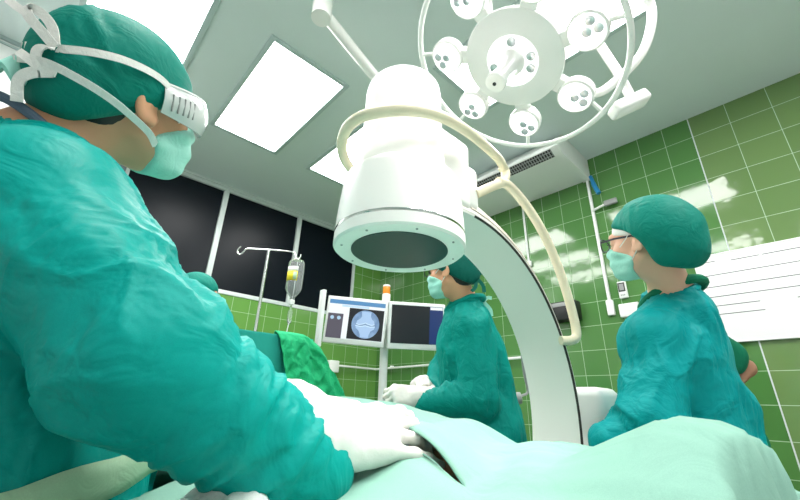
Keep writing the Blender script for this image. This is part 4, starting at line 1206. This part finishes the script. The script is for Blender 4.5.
def trousers(J, t, m, top):
    pel = A(J['pel']); wv = A(J['shL']) - A(J['shR']); wv[2] = 0; wv /= np.linalg.norm(wv)
    f = Field(*[axis(a, b, .014) for a, b in ((pel[0] - .25, pel[0] + .25), (pel[1] - .25, pel[1] + .25), (.04, top + .1))])
    for sg in (-1, 1):
        hp = pel + wv * sg * .085; f.chain([A([hp[0], hp[1], top]), A([hp[0], hp[1], .48]), A([hp[0], hp[1], .05])], [.105, .09, .075], .03)
    f.cut((0, 0, .09), (0, 0, -1)); V, F = f.mesh(1)
    return mesh_obj('trousers', V, F, m, t)
trousers(S4, p4, M['scrub_green'], .85); shoe_pair(p4, S4)
S5 = dict(head=(.590, 2.380, 1.595), R=frame(-10, 5, 0), scale=1., neck=(.55, 2.395, 1.455), shL=(.52, 2.60, 1.38), shR=(.52, 2.25, 1.38), elL=(.56, 2.66, 1.10), elR=(.56, 2.20, 1.10),
          wrL=(.74, 2.50, 1.02), wrR=(.72, 2.28, 1.02), pel=(.49, 2.425, .95), face=(1, 0))
p5 = thing('person', 'person in green cap behind the front surgeon’s sleeve, only a sliver showing by the windows', 'person', (.49, 2.425, 0))
body_mesh('body', S5, 'skin', p5, fine=.008)
gown('gown', S5, M['gown_mid'], p5, vox=.013, seed=41, it=60)
shoe_pair(p5, S5)
cap_mesh('cap', S5['head'], S5['R'], M['cap'], p5, 'scrub', 1., 14); hair_mesh(S5['head'], S5['R'], p5); mask_mesh(S5['head'], S5['R'], p5, M['mask'])
for q, lf in (('L', True), ('R', False)):
    V, F = hand(S5['wr' + q], (1, 0, -.1), (0, 0, 1), 1., lf, vox=.004); mesh_obj('hand', V, F, M['skin'], p5)
for q, lf in (('L', True), ('R', False)):
    d = A(S4['wr' + q]) - A(S4['el' + q]); V, F = hand(S4['wr' + q], d, (-.3, 0, 1), 1., lf, vox=.004); mesh_obj('hand', V, F, M['skin_dark'], p4)

# ---- patient under the drape ------------------------------------------------
S6 = dict(head=(.58, 1.74, .965), scale=.92, neck=(.58, 1.60, .955), shL=(.41, 1.46, .95), shR=(.75, 1.46, .95),
          elL=(.38, 1.18, .90), elR=(.78, 1.18, .90), wrL=(.39, .94, .895), wrR=(.77, .94, .895), pel=(.58, .98, .935), face=(0, 0),
          feet=[(.49, .12, .92), (.68, .12, .92)], legs=[((.50, .60, .945), (.50, .20, .915), (.50, .135, .99)), ((.67, .60, .945), (.67, .20, .915), (.67, .135, .99))])
S6['R'] = np.stack([A([0, 0, 1.]), np.cross(A([0, 1., 0]), A([0, 0, 1.])), A([0, 1., 0])], 1)
p6 = thing('person', 'patient lying on the operating table under the light green drape', 'person', (.58, .98, .855))
body_mesh('body', S6, 'skin', p6, fine=.008)

# ------------------------------------------------------------------ surgical drape
def sm(a, b, x): t = np.clip((x - a) / (b - a), 0, 1); return t * t * (3 - 2 * t)
xs = np.arange(.04, 1.10, .0065); ys = np.arange(-.12, 1.62, .0065)
X, Y = np.meshgrid(xs, ys, indexing='ij')
def drape_z(X, Y):
    P2 = np.stack([X.ravel(), Y.ravel(), np.zeros(X.size)], 1)
    def nz(sx, sy, o=0.): return perlin(P2 * A([1 / sx, 1 / sy, 1]) + o).reshape(X.shape)
    ridge = np.interp(Y, [-.12, .02, .07, .10, .14, .18, .24, .30, .42, .64, .85, 1.0, 1.3, 1.5, 1.62], [.03, .07, .09, .104, .108, .09, .06, .052, .065, .105, .118, .13, .165, .175, .17])
    k = 9
    for _ in range(1): pass
    wx = np.interp(Y, [0, .14, .3, .7, 1.2], [.20, .20, .21, .22, .25])
    cx = np.interp(Y, [0, .14, .3, .7, 1.2], [.60, .60, .59, .58, .58])
    wx = np.where(X < cx, wx + .035 * sm(.2, .34, Y), wx); cs = np.exp(-np.abs((X - cx) / wx) ** 3.2)
    z = .935 + ridge * cs
    z = z + (nz(.16, .22) * .010 + nz(.06, .14, 4.) * .007 + nz(.03, .3, 9.) * .003)
    # long soft folds running off the knees
    fold = np.sin((Y * .8 - X * .35) * 46 + nz(.2, .2, 2.) * 2.2) * .011 * sm(.22, .34, Y) * (1 - sm(.5, .6, Y))
    z = z + fold
    # sides hang down
    e = .012 * np.sin(Y * 38 + nz(.3, .2, 6.) * 3) + .008 * nz(.1, .05, 1.)
    xe = np.interp(Y, [.60, .70], [.135, .215]); z = z - .50 * sm(xe + e, xe - .085 + e, X) ** 1.3 - .50 * sm(.935 + e, 1.04 + e, X)
    e2 = .012 * np.sin(X * 40 + nz(.2, .2, 3.) * 2)
    z = z - .50 * sm(.075 + e2 * .5, .03 + e2, Y)
    return z
# an opening over the knee: one grid column follows the slit and is split there
i0 = int(np.argmin(np.abs(xs - .405)))
xsl = np.interp(ys, [.30, .56], [.395, .465])
X = X + (xsl[None, :] - xs[i0]) * np.exp(-((X - xs[i0]) / .2) ** 2)
Z = drape_z(X, Y)
ty = np.clip((Y - .315) / (.55 - .315), 0, 1); wv_ = np.sin(np.pi * ty) ** .7
dd = X - xsl[None, :]
up_ = .016 * np.exp(-(np.abs(dd) / .06) ** 1.4); dn_ = -.008 * np.exp(-(np.abs(dd) / .05) ** 1.4)
ii = np.arange(len(xs))[:, None]
Zr = Z + wv_ * up_; Zl = Z + wv_ * dn_
Z = np.where(ii >= i0, Zr, Zl)
V = np.stack([X, Y, Z], -1).reshape(-1, 3); nx_, ny_ = X.shape
V[i0 * ny_:(i0 + 1) * ny_, 0] -= .004 * wv_[i0]
lip = np.stack([X[i0] - .010 * wv_[i0], ys, Zl[i0]], 1)
I = np.arange(nx_ * ny_).reshape(nx_, ny_); IL = I.copy(); open_ = wv_[i0] > 1e-4
IL[i0] = np.where(open_, nx_ * ny_ + np.arange(ny_), I[i0])
V = np.concatenate([V, lip])
def quads_(J, a, b): return np.stack([J[a:b - 1, :-1], J[a + 1:b, :-1], J[a + 1:b, 1:], J[a:b - 1, 1:]], -1).reshape(-1, 4)
F = np.concatenate([quads_(IL, 0, i0 + 1), quads_(I, i0, nx_)])
used = np.unique(F); mp = np.full(len(V), -1); mp[used] = np.arange(len(used)); V = V[used]; F = mp[F]
dr_ = mesh_obj('surgical_drape', V, F, M['drape'])
so = dr_.modifiers.new('thickness', 'SOLIDIFY'); so.thickness = .0025; so.offset = -1
tag(dr_, 'large light green drape covering the table and the patient', 'drape')
def on_drape(x, y): return float(drape_z(A([[x]]), A([[y]]))[0, 0])

# gauze pieces on the near edge
def crumple(name, cx, cy, rx, ry, amp, m, seed, label, cat, base=None, n=46):
    a = np.linspace(-1, 1, n); U, Vv = np.meshgrid(a, a, indexing='ij')
    x = cx + rx * U * (1 + .12 * np.sin(Vv * 5 + seed)); y = cy + ry * Vv * (1 + .12 * np.cos(U * 4 + seed))
    P_ = np.stack([x.ravel() / .028, y.ravel() / .028, np.full(x.size, seed * 3.3)], 1)
    hz = np.abs(perlin(P_)) * amp + np.maximum(perlin(P_ * .45 + 5), -.3) * amp + amp * .35
    z = (drape_z(x, y) if base is None else base).ravel() + np.maximum(hz, .002) + .003
    V = np.stack([x.ravel(), y.ravel(), z], 1); I = np.arange(n * n).reshape(n, n)
    F = np.stack([I[:-1, :-1], I[1:, :-1], I[1:, 1:], I[:-1, 1:]], -1).reshape(-1, 4)
    o = mesh_obj(name, V, F, m); s_ = o.modifiers.new('thickness', 'SOLIDIFY'); s_.thickness = .003; s_.offset = 1
    return tag(o, label, cat)
crumple('gauze_pad', .185, .425, .035, .06, .022, M['gauze'], 2, 'crumpled white gauze on the near table edge under the front surgeon’s cuff', 'gauze')

# ------------------------------------------------------------------ anaesthesia screen and towel
an = thing('anaesthesia_screen', 'metal arch hung with a dark green cloth at the head of the table', 'screen', (.52, 1.56, .9))
SY = 1.56
MB().tube(spline([(.12, SY, .92), (.12, SY, 1.22), (.145, SY, 1.275), (.20, SY, 1.29), (.55, SY, 1.29), (.83, SY, 1.29), (.885, SY, 1.275), (.91, SY, 1.22), (.91, SY, .92)], 60), .009, 10).build('arch', M['steel'], an)
def sheet(name, fn, nu, nv, m, parent=None, th=.003):
    a = np.linspace(0, 1, nu); b = np.linspace(0, 1, nv); U, W_ = np.meshgrid(a, b, indexing='ij')
    P_ = fn(U.ravel(), W_.ravel()); I = np.arange(nu * nv).reshape(nu, nv)
    F = np.stack([I[:-1, :-1], I[1:, :-1], I[1:, 1:], I[:-1, 1:]], -1).reshape(-1, 4)
    o = mesh_obj(name, P_, F, m, parent); s_ = o.modifiers.new('thickness', 'SOLIDIFY'); s_.thickness = th
    return o
def scr(u, v):
    x = .10 + .80 * u; z = 1.302 - .40 * v
    y = SY - .012 - .03 * v + .012 * np.sin(x * 60 + 2 * np.sin(x * 13)) * v + .006 * perlin(np.stack([x / .06, z / .2, z * 0], 1))
    return np.stack([x, y, z], 1)
sheet('cloth', scr, 110, 50, M['screen_cloth'], an)
def tow(u, v):
    # hangs over the arch: v 0..1 from the back over the bar to the front
    s_ = (v - .22)
    r = .016
    left = .72 + .055 * np.clip(s_ * 1.25, 0, 1); right = .90 + .165 * np.clip(s_ * 1.3, 0, 1) ** .8
    x = left + (right - left) * u
    top = 1.318 - .012 * (u - .4) ** 2 - .05 * np.clip(u - .75, 0, 1) * 2
    z = np.where(s_ < 0, top - np.abs(s_) * .9, top - np.maximum(s_, 0) * .33)
    y = np.where(s_ < 0, SY + r, SY - r - .06 * np.clip(s_, 0, 1) - .02 * np.clip(s_ * 8, 0, 1))
    y = np.where(np.abs(s_) < .03, SY - (s_ / .03) * r, y)
    n1 = perlin(np.stack([x / .05 + z * 8, z / .16, x * 0 + 2], 1)); n2 = perlin(np.stack([x / .02 - z * 20, z / .05, x * 0 + 7], 1)); n3 = .35 - np.abs(perlin(np.stack([x / .045 + z * 9, z / .07 - x * 9, x * 0], 1)))
    y = y - (.022 * n1 + .006 * n2 + .022 * n3) * np.clip(s_ * 6, 0, 1)
    return np.stack([x, y, z], 1)
tag(sheet('towel', tow, 80, 110, M['towel'], None, .004), 'crumpled bright green towel hung over the corner of the arch at the table head', 'towel')

# ------------------------------------------------------------------ light
def lamp(name, kind, loc, energy, col=(1, 1, 1), **k):
    l = bpy.data.lights.new(name, kind); l.energy = energy; l.color = col
    for a, b in k.items(): setattr(l, a, b)
    o = bpy.data.objects.new(name, l); o.location = loc; return link(o)
from mathutils import Vector
def aim(o, tgt): o.rotation_euler = (Vector(tgt) - Vector(o.location)).to_track_quat('-Z', 'Y').to_euler()
for a in SAT:
    o = lamp('surgical_lamp_beam', 'SPOT', tuple(lpt(.247, a, .02)), BEAM, (1, .99, .96), spot_size=rad(42), spot_blend=.8, shadow_soft_size=.05)
    aim(o, (.40, .55, 1.0))
w = bpy.data.worlds.new('world'); SC.world = w; w.use_nodes = True
w.node_tree.nodes['Background'].inputs[0].default_value = (.6, .7, .68, 1); w.node_tree.nodes['Background'].inputs[1].default_value = .2
